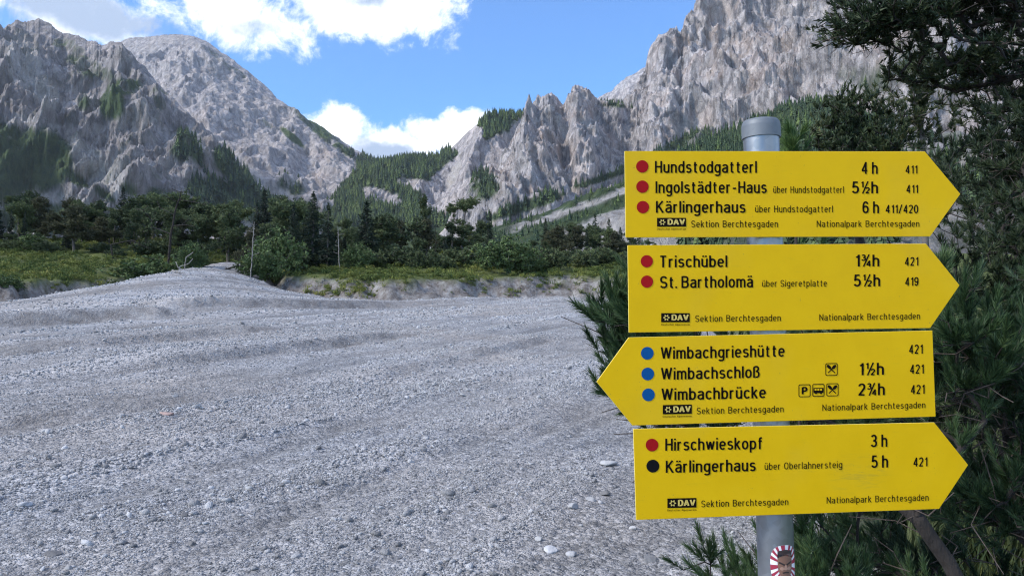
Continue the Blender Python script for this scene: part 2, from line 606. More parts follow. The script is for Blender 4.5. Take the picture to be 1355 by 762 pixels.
def land(x, y, full=False):
    x = np.asarray(x, float)
    y = np.asarray(y, float)
    z0 = np.zeros_like(x)
    q = np.stack([x * 0.11, y * 0.11, z0], axis=-1).reshape(-1, 3)
    wob = (fbm(q, 4) * 2.2).reshape(x.shape)
    q2 = np.stack([x * 0.6, y * 0.6, z0 + 5], axis=-1).reshape(-1, 3)
    wob2 = (fbm(q2, 4, 0.6)).reshape(x.shape)
    near = sstep(10, 30, np.hypot(x, y))
    s = bed_distance(x, y) + (wob + wob2 * 1.9) * (0.15 + 0.85 * near)
    base = 0.035 * y + 0.031 * np.clip(y - 15, 0, None) + 0.075 * np.clip(y - 62, 0, 26)
    base = np.where(y > 88, base - 0.015 * (y - 88), base)
    base = np.where(y < -30, 0.035 * -30, base)
    # debris fan coming down between the trees on the left
    ay = np.clip((y - 22) / 44.0, 0, 1.25)
    cx = -24.0 + 5.5 * (1 - ay) - 0.5
    wid = 5.6 + 6.4 * (1 - np.clip(ay, 0, 1))
    wid = np.where(x < cx, wid * (0.45 + 0.25 * (1 - np.clip(ay, 0, 1))), wid)
    fanx = np.exp(-np.abs((x - cx) / (wid * 0.95)) ** 2.2)
    fan = 2.45 * sstep(0, 1.0, ay) * fanx
    fan *= 1 + 0.10 * wob2
    # banks
    right = np.where(x > 0, 1 - sstep(40, 56, y), 0.0)
    up = sstep(0.0, 2.3, s)
    bankh = 1.45 * up * (1 + 0.25 * wob2) + 0.12 * np.clip(s, 0, 20) * 0.3
    bankr = 0.16 * sstep(0, 1.6, s) + 0.035 * np.clip(s, 0, 30)
    fanm = sstep(0.25, 0.75, fanx) * sstep(0.4, 0.8, ay) * sstep(73, 67, y)
    h = base + np.maximum(fan * (1 - 0.8 * (s > 0) * (1 - fanm)), (bankh * (1 - right) * (1 - 0.55 * fanm) + bankr * right))
    h = h + 0.05 * np.clip(y - 48, 0, 30) * sstep(0.5, 4.0, s) * sstep(-25, -31, x)
    # scoured lines along the flow
    fx = x * FLOW[1] - y * FLOW[0]
    fy = x * FLOW[0] + y * FLOW[1]
    st = fbm(np.stack([fx * 0.55, fy * 0.045, z0 + 2], axis=-1).reshape(-1, 3), 5, 0.55).reshape(x.shape)
    st2 = fbm(np.stack([fx * 0.16, fy * 0.02, z0 + 9], axis=-1).reshape(-1, 3), 3, 0.5).reshape(x.shape)
    st3 = fbm(np.stack([fx * 2.6, fy * 0.5, z0 + 4], axis=-1).reshape(-1, 3), 4, 0.6).reshape(x.shape)
    inbed = sstep(0.6, -0.6, s)
    rel = 0.19 * st + 0.14 * st2 + 0.06 * st3
    scarp_shade = np.zeros_like(h)
    # small scarps cut into the gravel, left of the middle
    h = h + rel * inbed * (0.35 + 0.65 * sstep(3, 9, np.hypot(x, y))) + (1 - inbed) * wob2 * 0.10
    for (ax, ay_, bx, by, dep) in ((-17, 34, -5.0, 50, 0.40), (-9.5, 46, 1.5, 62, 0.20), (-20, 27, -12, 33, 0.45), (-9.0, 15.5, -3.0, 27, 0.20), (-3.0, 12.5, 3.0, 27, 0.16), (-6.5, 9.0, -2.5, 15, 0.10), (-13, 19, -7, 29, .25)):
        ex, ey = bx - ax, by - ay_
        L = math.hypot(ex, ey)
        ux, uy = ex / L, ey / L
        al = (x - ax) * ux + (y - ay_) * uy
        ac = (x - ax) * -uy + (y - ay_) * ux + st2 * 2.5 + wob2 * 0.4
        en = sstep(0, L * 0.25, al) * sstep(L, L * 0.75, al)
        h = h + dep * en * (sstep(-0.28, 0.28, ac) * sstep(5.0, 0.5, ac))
        scarp_shade = np.maximum(scarp_shade, en * min(1.0, dep * 2.2 + .25) * sstep(-0.75, -0.25, ac) * sstep(0.45, 0.15, ac))
    if not full:
        return h
    meadow = sstep(1.5, 2.4, s + wob2 * 1.2) * (1 - fanm)
    bank = sstep(-0.3, 0.2, s) * (1 - sstep(1.9, 2.7, s)) * (1 - fanm) * (1 - right * 0.5)
    bank = np.maximum(bank, scarp_shade * inbed * .6)  # brown soil tint on scarp faces, also standing in for their shading
    meadow = np.maximum(meadow, right * sstep(0.1, 0.8, s + wob2 * 0.5))
    coarse = np.clip(0.5 + 1.5 * st + 0.8 * st3, 0, 1)
    return h, meadow, bank, coarse, s


def Z(x, y):
    return float(land(np.array([x]), np.array([y]))[0])


def hit(px, py, y0=2.0, y1=300.0):
    """where a line of sight meets the land"""
    d = world_dir(px, py)
    ys = np.geomspace(y0, y1, 1500)
    x = d[0] / d[1] * ys
    z = EYE + d[2] / d[1] * ys
    h = land(x, ys)
    k = int(np.argmax(z < h))
    return float(x[k]), float(ys[k]), float(h[k])


def build_ground():
    r1 = np.geomspace(1.2, 40, 330)
    r2 = np.arange(40.4, 100, 0.45)
    r3 = np.geomspace(102, 7000, 60)
    r = np.concatenate([[0.02, 0.4, 0.8], r1, r2, r3])
    a_dense = np.radians(np.arange(-44, 44.01, 0.25))
    a_rest = np.radians(np.concatenate([np.arange(46, 180, 4), np.arange(-180, -45, 4)]))
    a = np.concatenate([a_dense, a_rest])
    A, R = np.meshgrid(a, r)
    x, y = np.sin(A) * R, np.cos(A) * R
    h, me, ba, co, s = land(x, y, True)
    nr, na = R.shape
    idx = np.arange(nr * na).reshape(nr, na)
    q = np.stack([idx[:-1], np.roll(idx, -1, axis=1)[:-1], np.roll(idx, -1, axis=1)[1:], idx[1:]], axis=-1).reshape(-1, 4)
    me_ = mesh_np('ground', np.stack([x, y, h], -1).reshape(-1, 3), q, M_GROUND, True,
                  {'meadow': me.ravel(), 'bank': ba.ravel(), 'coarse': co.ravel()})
    o = link('ground', me_)
    tag(o, 'pale grey limestone gravel bed with eroded banks and green terraces', kind='structure')
    return o


build_ground()

# ------------------------------------------------------------------ mountains
def interp(pts, u, k):
    pts = np.array(pts, float)
    return np.interp(u, pts[:, 0], pts[:, k])


def blob(px, py, cx, cy, rx, ry, ang=0.0, soft=0.5):
    c, s = math.cos(math.radians(ang)), math.sin(math.radians(ang))
    dx, dy = px - cx, py - cy
    X = (dx * c + dy * s) / rx
    Y = (-dx * s + dy * c) / ry
    return 1 - sstep(1 - soft, 1 + soft, np.hypot(X, Y))


MOUNT = {}


def mountain(name, label, ridge, basey, nu, nv, paint, amp=55.0, lam=260.0, power=1.2, jag=4.0, seed=0.0, zsc=0.55, lean=0.0, lean_g=0.25, bed=1.0, chip=0.22, cf=4.2, dark=0.0):
    ridge = np.array(ridge, float)
    lo, hi = ridge[0, 0], ridge[-1, 0]
    a0, b0 = max(lo, -60.0), min(hi, 1330.0)
    u = np.concatenate([np.linspace(lo, a0, max(2, int((a0 - lo) / 8)), endpoint=False) if lo < a0 else [], np.linspace(a0, b0, nu), np.linspace(b0, hi, max(2, int((hi - b0) / 8)) + 1)[1:] if hi > b0 else []])
    rr = np.interp(u, ridge[:, 0], ridge[:, 1])
    rY = np.interp(u, ridge[:, 0], ridge[:, 2])
    jn = fbm(np.stack([u * 0.05 + seed, u * 0, u * 0 + seed], -1), 6, 0.72, ridged=False) * 2.2
    rr = rr - jag * jn
    Y0 = interp(basey, u, 1)
    t = np.concatenate([np.linspace(0, 1, nv), 1 + np.linspace(0.03, 0.5, 12)])
    T, U = np.meshgrid(t, u, indexing='ij')
    RY, RR, B0 = np.tile(rY, (len(t), 1)), np.tile(rr, (len(t), 1)), np.tile(Y0, (len(t), 1))
    Yv = B0 + (RY - B0) * T
    tx = (U - CX) / F
    c, s_ = math.cos(PITCH), math.sin(PITCH)
    bb = (CY - RR) / F
    den = c - bb * s_
    zr = EYE + (s_ + bb * c) / den * RY
    z0 = 0.051 * B0 - 6.0
    tt = np.clip(T, 0, 1)
    prof = tt ** power
    zz = z0 + (zr - z0) * prof
    over = np.clip(T - 1, 0, None)
    zz = zz - over * (zr - z0) * 1.3
    kx = tx / np.interp(RR, [0, 800], [1, 1]) / den
    Xv = kx * Yv
    p = np.stack([Xv, Yv, zz], -1).reshape(-1, 3)
    n_t = np.clip(T, 0, 1).ravel()
    env = (sstep(0, 0.08, n_t)) * (0.16 + 0.84 * sstep(0, 0.13, np.abs(T.ravel() - 1)))
    q = np.stack([p[:, 0] / lam, p[:, 1] / lam * 0.35, p[:, 2] / lam * zsc], -1) + seed
    warpn = np.stack([fbm(q * 0.8 + 31, 3), fbm(q * 0.8 + 57, 3), fbm(q * 0.8 + 83, 3)], -1)
    q = q + warpn * 0.30
    q[:, 0] += lean_g * q[:, 2]
    d1 = crests(q * 1.3, 8, 0.50)
    d3 = crests(np.stack([p[:, 0] * .9 + p[:, 2] * .5, p[:, 1] * .5, p[:, 2] * 1.1 - p[:, 0] * .35], -1) / lam * cf + 40, 6, 0.52)
    d2 = fbm(q * 4.1 + 11, 5, 0.6, ridged=False)
    # tilted bedding steps
    st = p[:, 2] / 34.0 + p[:, 0] / 110.0 * bed + d2 * 1.3 + d1 * .5
    step = (st - np.floor(st))
    ledge = sstep(0.0, 0.25, step) - step
    disp = amp * (0.85 * d1 + 0.16 * d2 + chip * d3) + 8.0 * ledge * np.minimum(1, amp / 50.0)
    disp *= env
    az = np.arctan2(p[:, 0], p[:, 1])
    dirv = np.stack([-np.sin(az) * 0.75 - lean, -np.cos(az) * 0.75, np.full(len(az), 0.55)], -1)
    p2 = p + dirv * disp[:, None]
    # where every point shows in the photograph's own frame, for placing woods, scree, stains, painted shade and sunlit patches
    rel = p2 - np.array([0, 0, EYE])
    depth = rel[:, 1] * c + rel[:, 2] * s_
    PX = CX + F * rel[:, 0] / depth
    PY = CY - F * (-rel[:, 1] * s_ + rel[:, 2] * c) / depth
    nz = fbm(p / 60.0 + 3.0 + seed, 5, 0.6)
    nf = fbm(p / 14.0 + 8.0 + seed, 4, 0.6)
    veg, scree, ochre_sunlit, stain_shade = paint(PX, PY, nz, nf, d1)
    m, n = T.shape
    idx = np.arange(m * n).reshape(m, n)
    faces = np.stack([idx[:-1, :-1], idx[:-1, 1:], idx[1:, 1:], idx[1:, :-1]], -1).reshape(-1, 4)
    me = mesh_np(name, p2, faces, M_ROCK, False, {'veg': veg, 'scree': scree, 'ochre_sunlit': ochre_sunlit, 'stain_shade': stain_shade})
    o = link(name, me)
    tag(o, label, kind='structure')
    MOUNT[label] = (p2, PX, PY, veg, n_t)
    return p2, PX, PY, veg, T.ravel()


def clip01(a):
    return np.clip(a, 0, 1)


def paint_A(px, py, nz, nf, d):
    v = np.zeros_like(px)
    for (cx, cy, rx, ry, an, wt) in ((45, 212, 46, 42, 0, 1.3), (0, 225, 45, 40, 0, 1.2), (4, 175, 10, 14, 0, 1), (98, 234, 20, 7, 35, 1.2),
                                     (18, 172, 12, 8, 0, .8), (148, 138, 17, 20, 0, .9), (165, 115, 26, 12, -10, .7), (110, 135, 12, 12, 0, .6),
                                     (330, 245, 60, 17, 45, 1.3), (380, 290, 60, 22, 45, 1.3), (300, 265, 60, 26, 25, .8), (240, 200, 20, 16, 0, .6),
                                     (250, 190, 14, 40, -30, .5), (170, 250, 14, 9, 30, .7), (140, 258, 20, 6, 40, .7), (215, 262, 24, 16, 20, .6),
                                     (120, 90, 40, 14, 25, .55), (90, 60, 30, 12, 20, .45), (210, 130, 20, 25, 40, .4), (60, 290, 100, 20, 0, 1.0)):
        v = np.maximum(v, wt * blob(px, py, cx, cy, rx, ry, an))
    v = clip01((v + 0.55 * nz + 0.30 * nf - 0.36) * 3.5)
    v = np.maximum(v, 0.42 * clip01((nf + nz * 0.8 - 0.15) * 3))
    s = np.zeros_like(px)
    for (cx, cy, rx, ry, an, wt) in ((35, 85, 22, 45, -20, 1.0), (60, 120, 18, 28, -30, 1), (20, 160, 30, 8, -5, .9), (70, 172, 12, 10, 0, .9),
                                     (130, 225, 70, 22, 42, .85), (65, 225, 10, 16, 0, 1), (20, 248, 30, 8, 0, .9), (262, 185, 26, 7, 48, .9), (70, 262, 60, 14, 10, .8), (160, 265, 70, 14, 20, .6)):
        s = np.maximum(s, wt * blob(px, py, cx, cy, rx, ry, an))
    s = clip01((s + 0.5 * nf + .3 * nz - 0.40) * 2.5) * (1 - v)
    o = np.maximum(blob(px, py, 262, 185, 22, 6, 48), 0.6 * blob(px, py, 195, 208, 14, 8)) * clip01(0.6 + nf * 2)
    k = np.maximum.reduce([blob(px, py, 20, 125, 45, 30, 35), 0.7 * blob(px, py, 190, 170, 50, 55, 10), .6 * blob(px, py, 150, 90, 60, 30, 20), 0.85 * np.ones_like(px) * clip01(.75 + nz * .5)]) * clip01(0.9 + nz)  # brownish rock, darkened all over: the massif's shade put into its colour
    return v, s * .8, o, k


def paint_B(px, py, nz, nf, d):
    v = np.zeros_like(px)
    for (cx, cy, rx, ry, an, wt) in ((385, 180, 22, 5, 40, .9), (355, 165, 14, 4, 40, .6), (430, 178, 66, 8, 38, .72), (300, 85, 50, 6, 38, .4), (500, 228, 34, 16, 30, 1.1), (520, 255, 40, 24, 0, 1.0),
                                     (350, 275, 50, 18, 30, .8), (440, 292, 60, 14, 0, .8), (385, 245, 25, 14, 30, .6), (330, 230, 20, 8, 40, .4)):
        v = np.maximum(v, wt * blob(px, py, cx, cy, rx, ry, an))
    v = clip01((v + 0.5 * nz + .35 * nf - 0.40) * 3.2)
    s = np.zeros_like(px)
    for (cx, cy, rx, ry, an, wt) in ((330, 225, 70, 6, 42, 1.0), (385, 265, 30, 5, 48, 1.0), (412, 240, 14, 3, 70, .8), (300, 200, 60, 6, 42, .8), (440, 215, 20, 10, 30, .5)):
        s = np.maximum(s, wt * blob(px, py, cx, cy, rx, ry, an))
    s = clip01((s + .5 * nf - .35) * 3) * (1 - v)
    o = 0.6 * blob(px, py, 430, 205, 12, 10) + 0.5 * blob(px, py, 420, 235, 14, 8)
    return v, np.maximum(s * .7, .08 * (1 - v)), o * .6, .38 * clip01(.7 + nz)


def paint_C(px, py, nz, nf, d):
    v = np.full_like(px, 0.95)
    for (cx, cy, rx, ry, an, wt) in ((620, 185, 24, 17, -35, 1.1), (600, 235, 52, 18, -40, 1.3), (650, 215, 50, 26, -35, 1.4), (560, 250, 40, 12, 20, .7), (640, 270, 70, 24, 0, 1.2),
                                     (505, 262, 35, 12, 20, .6), (690, 190, 20, 30, 0, 1.1)):
        v = np.minimum(v, 1 - wt * blob(px, py, cx, cy, rx, ry, an))
    v = np.maximum(v, 1.1 * blob(px, py, 640, 245, 18, 16, 30))
    v = clip01((v + .45 * nz + .35 * nf - .40) * 3.4)
    s = clip01((blob(px, py, 600, 232, 6, 22, 25) + .4 * nf - .3) * 2) * (1 - v)
    o = clip01(.5 * blob(px, py, 670, 205, 26, 20, -30) + .25) * clip01(.5 + nz)
    return v, s, o * .6, 0 * px


def paint_D(px, py, nz, nf, d):
    v = np.zeros_like(px)
    for (cx, cy, rx, ry, an, wt) in ((815, 140, 26, 3, 5, .7), (640, 250, 22, 16, -30, .9), (700, 272, 60, 8, -18, 1.0), (800, 235, 50, 5, -18, .9), (900, 190, 60, 8, -24, .7),
                                     (1150, 105, 50, 20, 10, .6), (1220, 90, 40, 30, 0, .7), (1180, 60, 60, 10, 20, .4)):
        v = np.maximum(v, wt * blob(px, py, cx, cy, rx, ry, an))
    v = clip01((v + .5 * nz + .35 * nf - .42) * 3.2)
    s = np.zeros_like(px)
    for (cx, cy, rx, ry, an, wt) in ((905, 180, 14, 30, 25, .9), (845, 215, 50, 8, -25, .9), (935, 105, 12, 40, 12, .4)):
        s = np.maximum(s, wt * blob(px, py, cx, cy, rx, ry, an))
    s = clip01((s + .35 * nf - .3) * 2.5) * (1 - v)
    o = np.maximum.reduce([blob(px, py, 718, 180, 14, 12), .8 * blob(px, py, 768, 150, 12, 14), blob(px, py, 943, 95, 16, 14), .9 * blob(px, py, 900, 58, 12, 14), .7 * blob(px, py, 945, 40, 16, 40),  # ochre rock; the high patches on the right are sunlit slivers painted warm
                           .6 * blob(px, py, 730, 200, 40, 8), .6 * blob(px, py, 1000, 60, 60, 30)]) * clip01(.4 + 1.6 * nf)
    o = np.maximum(o, .55 * clip01(nz * 2.2 + nf))
    return v, s * .7, o, .25 * clip01(-nz * 2)


def paint_E(px, py, nz, nf, d):
    v = clip01((blob(px, py, 815, 138, 30, 4, 5) + .5 * nz - .3) * 3) * .6
    return v, 0 * px, 0 * px, 0 * px


def paint_F(px, py, nz, nf, d):
    q = py + 0.36 * (px - 700)
    q = q + nz * 9 + nf * 5
    sc = np.maximum(sstep(291, 294, q) * sstep(303, 299, q), sstep(319, 323, q) * (px > 740))
    v = 1 - sc * .95
    w_ = sstep(860, 930, px)
    v = np.maximum(v, w_ * clip01(.75 + nz * 2))
    rk = sstep(1160, 1200, px)
    v = v * (1 - rk * clip01(.75 - 2 * nz))
    lf = sstep(700, 660, px)
    v = np.maximum(v, lf)
    v = clip01(v - 0.9 * clip01((nf - .35) * 4))
    return v, (1 - v) * (1 - rk * .9), 0 * px, .5 * rk


mountain('mountain', 'left rock mountain in front with dark scrub patches',
         [(-700, 150, 1300), (-450, 40, 1500), (-250, 80, 1500), (-150, 55, 1500), (-60, 45, 1480), (0, 39, 1450), (20, 34, 1440), (40, 31, 1440), (46, 29, 1440), (52, 27, 1440), (65, 29, 1440), (75, 39, 1430),
          (85, 44, 1420), (100, 44, 1400), (115, 51, 1390), (140, 59, 1370), (147, 56, 1360), (160, 59, 1340), (168, 66, 1330), (185, 86, 1290), (205, 107, 1250),
          (220, 122, 1220), (240, 143, 1180), (265, 168, 1130), (290, 191, 1080), (320, 222, 1020), (345, 247, 980), (370, 270, 940), (400, 298, 900), (450, 340, 860)],
         [(-700, 700), (0, 640), (200, 620), (450, 780)], 520, 220, paint_A, amp=66, jag=4, seed=1.7, power=1.15, lean_g=0.5)
mountain('mountain', 'pale grey domed rock mountain behind the left one',
         [(60, 150, 2500), (130, 75, 2450), (160, 54, 2400), (172, 48, 2400), (197, 49, 2380), (235, 46, 2350), (262, 50, 2320), (278, 57, 2300), (290, 67, 2280), (310, 81, 2250), (330, 98, 2200),
          (350, 114, 2150), (370, 132, 2100), (400, 153, 2020), (430, 172, 1950), (460, 193, 1880), (490, 209, 1820), (520, 217, 1780), (580, 245, 1700), (640, 280, 1650)],
         [(60, 1150), (300, 1050), (640, 1100)], 460, 210, paint_B, amp=44, lam=300, chip=.13, cf=8.5, jag=1.8, seed=5.1, power=1.1, zsc=0.8, lean_g=0.6)
mountain('mountain', 'wooded saddle and hill between the rock mountains',
         [(425, 285, 1500), (450, 256, 1500), (475, 230, 1500), (500, 217, 1500), (525, 216, 1500), (560, 210, 1500), (585, 203, 1490), (600, 195, 1480), (612, 183, 1470), (622, 173, 1460), (634, 164, 1450), (648, 159, 1450),
          (670, 156, 1450), (690, 154, 1450), (712, 152, 1450), (760, 165, 1450), (800, 200, 1450)],
         [(420, 900), (800, 850)], 400, 170, paint_C, amp=32, lam=200, jag=1.4, seed=9.3, power=1.0)
mountain('mountain', 'distant rock shoulder between the crags and the big cliff',
         [(740, 160, 2900), (792, 130, 2900), (806, 122, 2900), (820, 112, 2900), (835, 100, 2900), (850, 92, 2900), (880, 80, 2900), (930, 70, 2900)],
         [(740, 2000), (930, 2000)], 160, 110, paint_E, amp=45, lam=240, jag=2.0, seed=14.2)
mountain('mountain', 'high jagged limestone cliff on the right',
         [(520, 350, 900), (560, 330, 910), (590, 302, 930), (620, 268, 960), (650, 236, 1000), (672, 207, 1040), (690, 180, 1080), (703, 154, 1110), (712, 138, 1120), (722, 129, 1120), (730, 127, 1120), (738, 134, 1120),
          (745, 143, 1120), (752, 131, 1130), (760, 119, 1140), (766, 114, 1140), (775, 121, 1150), (785, 132, 1160), (796, 143, 1180), (820, 149, 1220), (832, 141, 1250), (845, 113, 1290), (853, 90, 1310), (857, 70, 1320), (864, 52, 1330),
          (872, 44, 1330), (882, 44, 1330), (892, 50, 1330), (900, 56, 1340), (905, 38, 1350), (916, 19, 1370), (930, -3, 1390), (960, -50, 1430), (1010, -110, 1480), (1080, -190, 1520), (1200, -280, 1550), (1500, -330, 1550), (1900, -250, 1500), (2300, -100, 1400)],
         [(520, 600), (650, 640), (900, 640), (1300, 560), (2300, 560)], 780, 320, paint_D, amp=66, jag=5, chip=.2, cf=5.0, seed=20.9, power=1.25, lean_g=-0.35)
FP2, FPX, FPY, FV, FT = mountain('hillside', 'scree and scrub slope rising to the right behind the sign',
         [(520, 342, 260), (600, 318, 300), (650, 303, 330), (700, 287, 380), (770, 262, 430), (830, 240, 480), (890, 213, 520), (935, 189, 550), (1000, 162, 560), (1080, 132, 560), (1150, 160, 520), (1250, 178, 480), (1500, 160, 460), (2000, 120, 460)],
         [(520, 150), (800, 130), (1100, 110), (2000, 110)], 330, 100, paint_F, amp=7, lam=70, jag=2.5, seed=31.0, power=1.0)

# ------------------------------------------------------------------ scattering of uncountable small stuff
def icorock(seed, sub=1, squash=(1, 0.8, 0.6), rough=0.22):
    import bmesh
    bm = bmesh.new()
    bmesh.ops.create_icosphere(bm, subdivisions=sub, radius=1.0)
    v = np.array([x.co[:] for x in bm.verts])
    f = np.array([[q.index for q in x.verts] for x in bm.faces])
    bm.free()
    r = np.random.default_rng(seed)
    # cut by random planes for faceted broken stone
    for _ in range(7 if sub > 1 else 5):
        n = r.normal(size=3)
        n /= np.linalg.norm(n)
        dcut = r.uniform(0.42, 0.8)
        k = v @ n
        over = k > dcut
        v[over] -= np.outer(k[over] - dcut, n)
    v += rough * 0.4 * fbm(v * 1.3 + seed * 3.1, 3)[:, None] * v
    v *= np.array(squash) * r.uniform(0.85, 1.15, 3)
    return v, f


def scatter(name, pts, rot, scl, idx, sources, label, jit=None):
    coll = bpy.data.collections.new(name + '_pieces')
    for i, (me) in enumerate(sources):
        coll.objects.link(bpy.data.objects.new('piece_%03d' % i, me))
    me = bpy.data.meshes.new(name)
    me.vertices.add(len(pts))
    me.vertices.foreach_set('co', np.asarray(pts, dtype=np.float32).ravel())
    a = me.attributes.new('rot', 'FLOAT_VECTOR', 'POINT')
    a.data.foreach_set('vector', np.asarray(rot, dtype=np.float32).ravel())
    a = me.attributes.new('scl', 'FLOAT', 'POINT')
    a.data.foreach_set('value', np.asarray(scl, dtype=np.float32))
    a = me.attributes.new('idx', 'INT', 'POINT')
    a.data.foreach_set('value', np.asarray(idx, dtype=np.int32))
    o = link(name, me)
    tag(o, label, kind='stuff')
    ng = bpy.data.node_groups.new(name, 'GeometryNodeTree')
    ng.interface.new_socket('Geometry', in_out='INPUT', socket_type='NodeSocketGeometry')
    ng.interface.new_socket('Geometry', in_out='OUTPUT', socket_type='NodeSocketGeometry')
    gi = ng.nodes.new('NodeGroupInput')
    go = ng.nodes.new('NodeGroupOutput')
    ci = ng.nodes.new('GeometryNodeCollectionInfo')
    ci.inputs['Collection'].default_value = coll
    ci.inputs['Separate Children'].default_value = True
    ci.inputs['Reset Children'].default_value = True
    ip = ng.nodes.new('GeometryNodeInstanceOnPoints')
    ip.inputs['Pick Instance'].default_value = True

    def named(nm, ty):
        nd = ng.nodes.new('GeometryNodeInputNamedAttribute')
        nd.data_type = ty
        nd.inputs['Name'].default_value = nm
        return nd.outputs['Attribute']
    ng.links.new(gi.outputs[0], ip.inputs['Points'])
    ng.links.new(ci.outputs[0], ip.inputs['Instance'])
    ng.links.new(named('idx', 'INT'), ip.inputs['Instance Index'])
    e2r = ng.nodes.new('FunctionNodeEulerToRotation')
    ng.links.new(named('rot', 'FLOAT_VECTOR'), e2r.inputs[0])
    ng.links.new(e2r.outputs[0], ip.inputs['Rotation'])
    ng.links.new(named('scl', 'FLOAT'), ip.inputs['Scale'])
    ng.links.new(ip.outputs[0], go.inputs[0])
    md = o.modifiers.new('scatter', 'NODES')
    md.node_group = ng
    return o


RG = np.random.default_rng(42)


def wedge(n, r0, r1, half=0.64, bias=1.0):
    u = RG.random(n)
    r = np.sqrt(r0 ** 2 + u * (r1 ** 2 - r0 ** 2)) if bias == 1.0 else r0 * (r1 / r0) ** u
    a = RG.uniform(-half, half, n)
    return np.sin(a) * r, np.cos(a) * r


def build_gravel():
    src = []
    for i in range(8):
        v, f = icorock(i + 1, 1, (1, 0.78, 0.5))
        src.append(mesh_np('gravel_piece', v, f, M_STONE))
    X, Y, S = [], [], []
    for (n, r0, r1, s0, s1) in ((150000, 3.2, 7.5, 0.0045, 0.013), (140000, 6.5, 15, 0.007, 0.021), (95000, 13, 32, 0.014, 0.035), (50000, 28, 70, 0.03, 0.07),
                                (700, 3.6, 7.5, 0.024, 0.055), (2000, 3.2, 9, 0.016, 0.034), (2600, 8, 25, 0.024, 0.06), (1800, 20, 66, 0.05, 0.11)):
        x, y = wedge(n, r0, r1)
        h, me, ba, co, s = land(x, y, True)
        keep = (s < 2.8) & (me < 0.5) & ((s > -.3) | (RG.random(len(s)) > ba * .9)) & (RG.random(n) < (0.10 + 0.95 * np.clip((co - 0.3) * 2.0, 0, 1)))
        x, y = x[keep], y[keep]
        u = RG.random(len(x))
        X.append(x)
        Y.append(y)
        S.append(s0 * (s1 / s0) ** (u ** 1.6))
    x, y, s = map(np.concatenate, (X, Y, S))
    s = s * (0.72 + 0.75 * land(x, y, True)[3] ** 2)
    z = land(x, y) + s * 0.15
    n = len(x)
    rot = np.stack([RG.normal(0, 0.35, n), RG.normal(0, 0.35, n), RG.uniform(0, 6.28, n)], -1)
    scatter('gravel', np.stack([x, y, z], -1), rot, s, RG.integers(0, 8, n), src, 'loose pale limestone gravel covering the river bed')
    return n


print('gravel pieces', build_gravel())


# ---- single stones one can point at
def stone(px, py, wpx, label, mat=M_STONE_PALE, seed=1, squash=(1, 0.8, 0.55), rz=0.0):
    x, y, z = hit(px, py)
    r = wpx / F * y * 0.42
    v, f = icorock(seed, 3, squash, 0.3)
    me = mesh_np('stone', v * r, f, mat)
    o = link('stone', me, loc=(x, y, z + r * 0.18))
    o.rotation_euler = (0.1, 0.08, rz)
    tag(o, label, 'stone', 'larger stones lying on the gravel')


stone(221, 549, 20, 'flat pinkish stone alone in the middle of the left gravel', M_STONE_PINK, 11, (1.2, .7, .4))
stone(330, 648, 15, 'smooth pale stone on bare gravel left of the picture middle', M_STONE_PALE, 12)
stone(544, 612, 13, 'rounded whitish stone on the gravel in the picture middle', M_STONE_PALE, 13, (1, .9, .8))
stone(245, 682, 15, 'small dark stone lying in the lower left gravel', M_STONE_DARK, 14)
stone(254, 720, 17, 'dark flat stone near the bottom edge of the gravel on the left', M_STONE_DARK, 15)
stone(34, 668, 22, 'broad pale flat stone at the lower left edge', M_STONE, 16, (1.2, .8, .4))
stone(92, 753, 12, 'tiny white stone at the very bottom of the left gravel', M_STONE_PALE, 17)
stone(72, 735, 24, 'dark broken stones lump in the bottom left corner', M_STONE_DARK, 18, (1.3, .7, .4))
stone(285, 678, 10, 'little white stone right of the smooth pale one', M_STONE_PALE, 19)
stone(806, 616, 28, 'large pale grey slab just left of the lowest signboard', M_STONE_PALE, 20, (1, .9, .5))
stone(801, 655, 18, 'dark wedge stone left of the lowest signboard', M_STONE_DARK, 21)
stone(782, 662, 16, 'pale block next to the dark wedge stone', M_STONE, 22)
stone(759, 673, 20, 'tilted pale stone left of the lowest signboard', M_STONE_PALE, 23, (1, .7, .7), .6)
stone(729, 730, 24, 'large pale stone near the bottom edge left of the post', M_STONE, 24)
stone(757, 735, 22, 'bluish grey stone near the bottom edge beside the large pale one', M_STONE, 25)
stone(714, 715, 16, 'whitish stone near the bottom edge, leftmost of the lower cluster', M_STONE_PALE, 26)
stone(838, 700, 16, 'small pale stone under the corner of the lowest signboard', M_STONE_PALE, 27)
stone(858, 742, 26, 'pale stone under the pine branches left of the post', M_STONE, 28)
stone(702, 614, 12, 'white pebble alone in the right half of the gravel', M_STONE_PALE, 29)
stone(560, 596, 14, 'grey stone just above the rounded whitish one', M_STONE, 30)
stone(612, 524, 12, 'pale stone on the far side of the middle gravel', M_STONE_PALE, 31)
stone(220, 592, 18, 'pale flat stone at the end of a gravel streak on the left', M_STONE_PALE, 32)
stone(232, 525, 12, 'small grey stone left of the picture middle, high in the bed', M_STONE, 33)
stone(600, 408, 9, 'white boulder at the foot of the far eroded bank', M_STONE_PALE, 34)

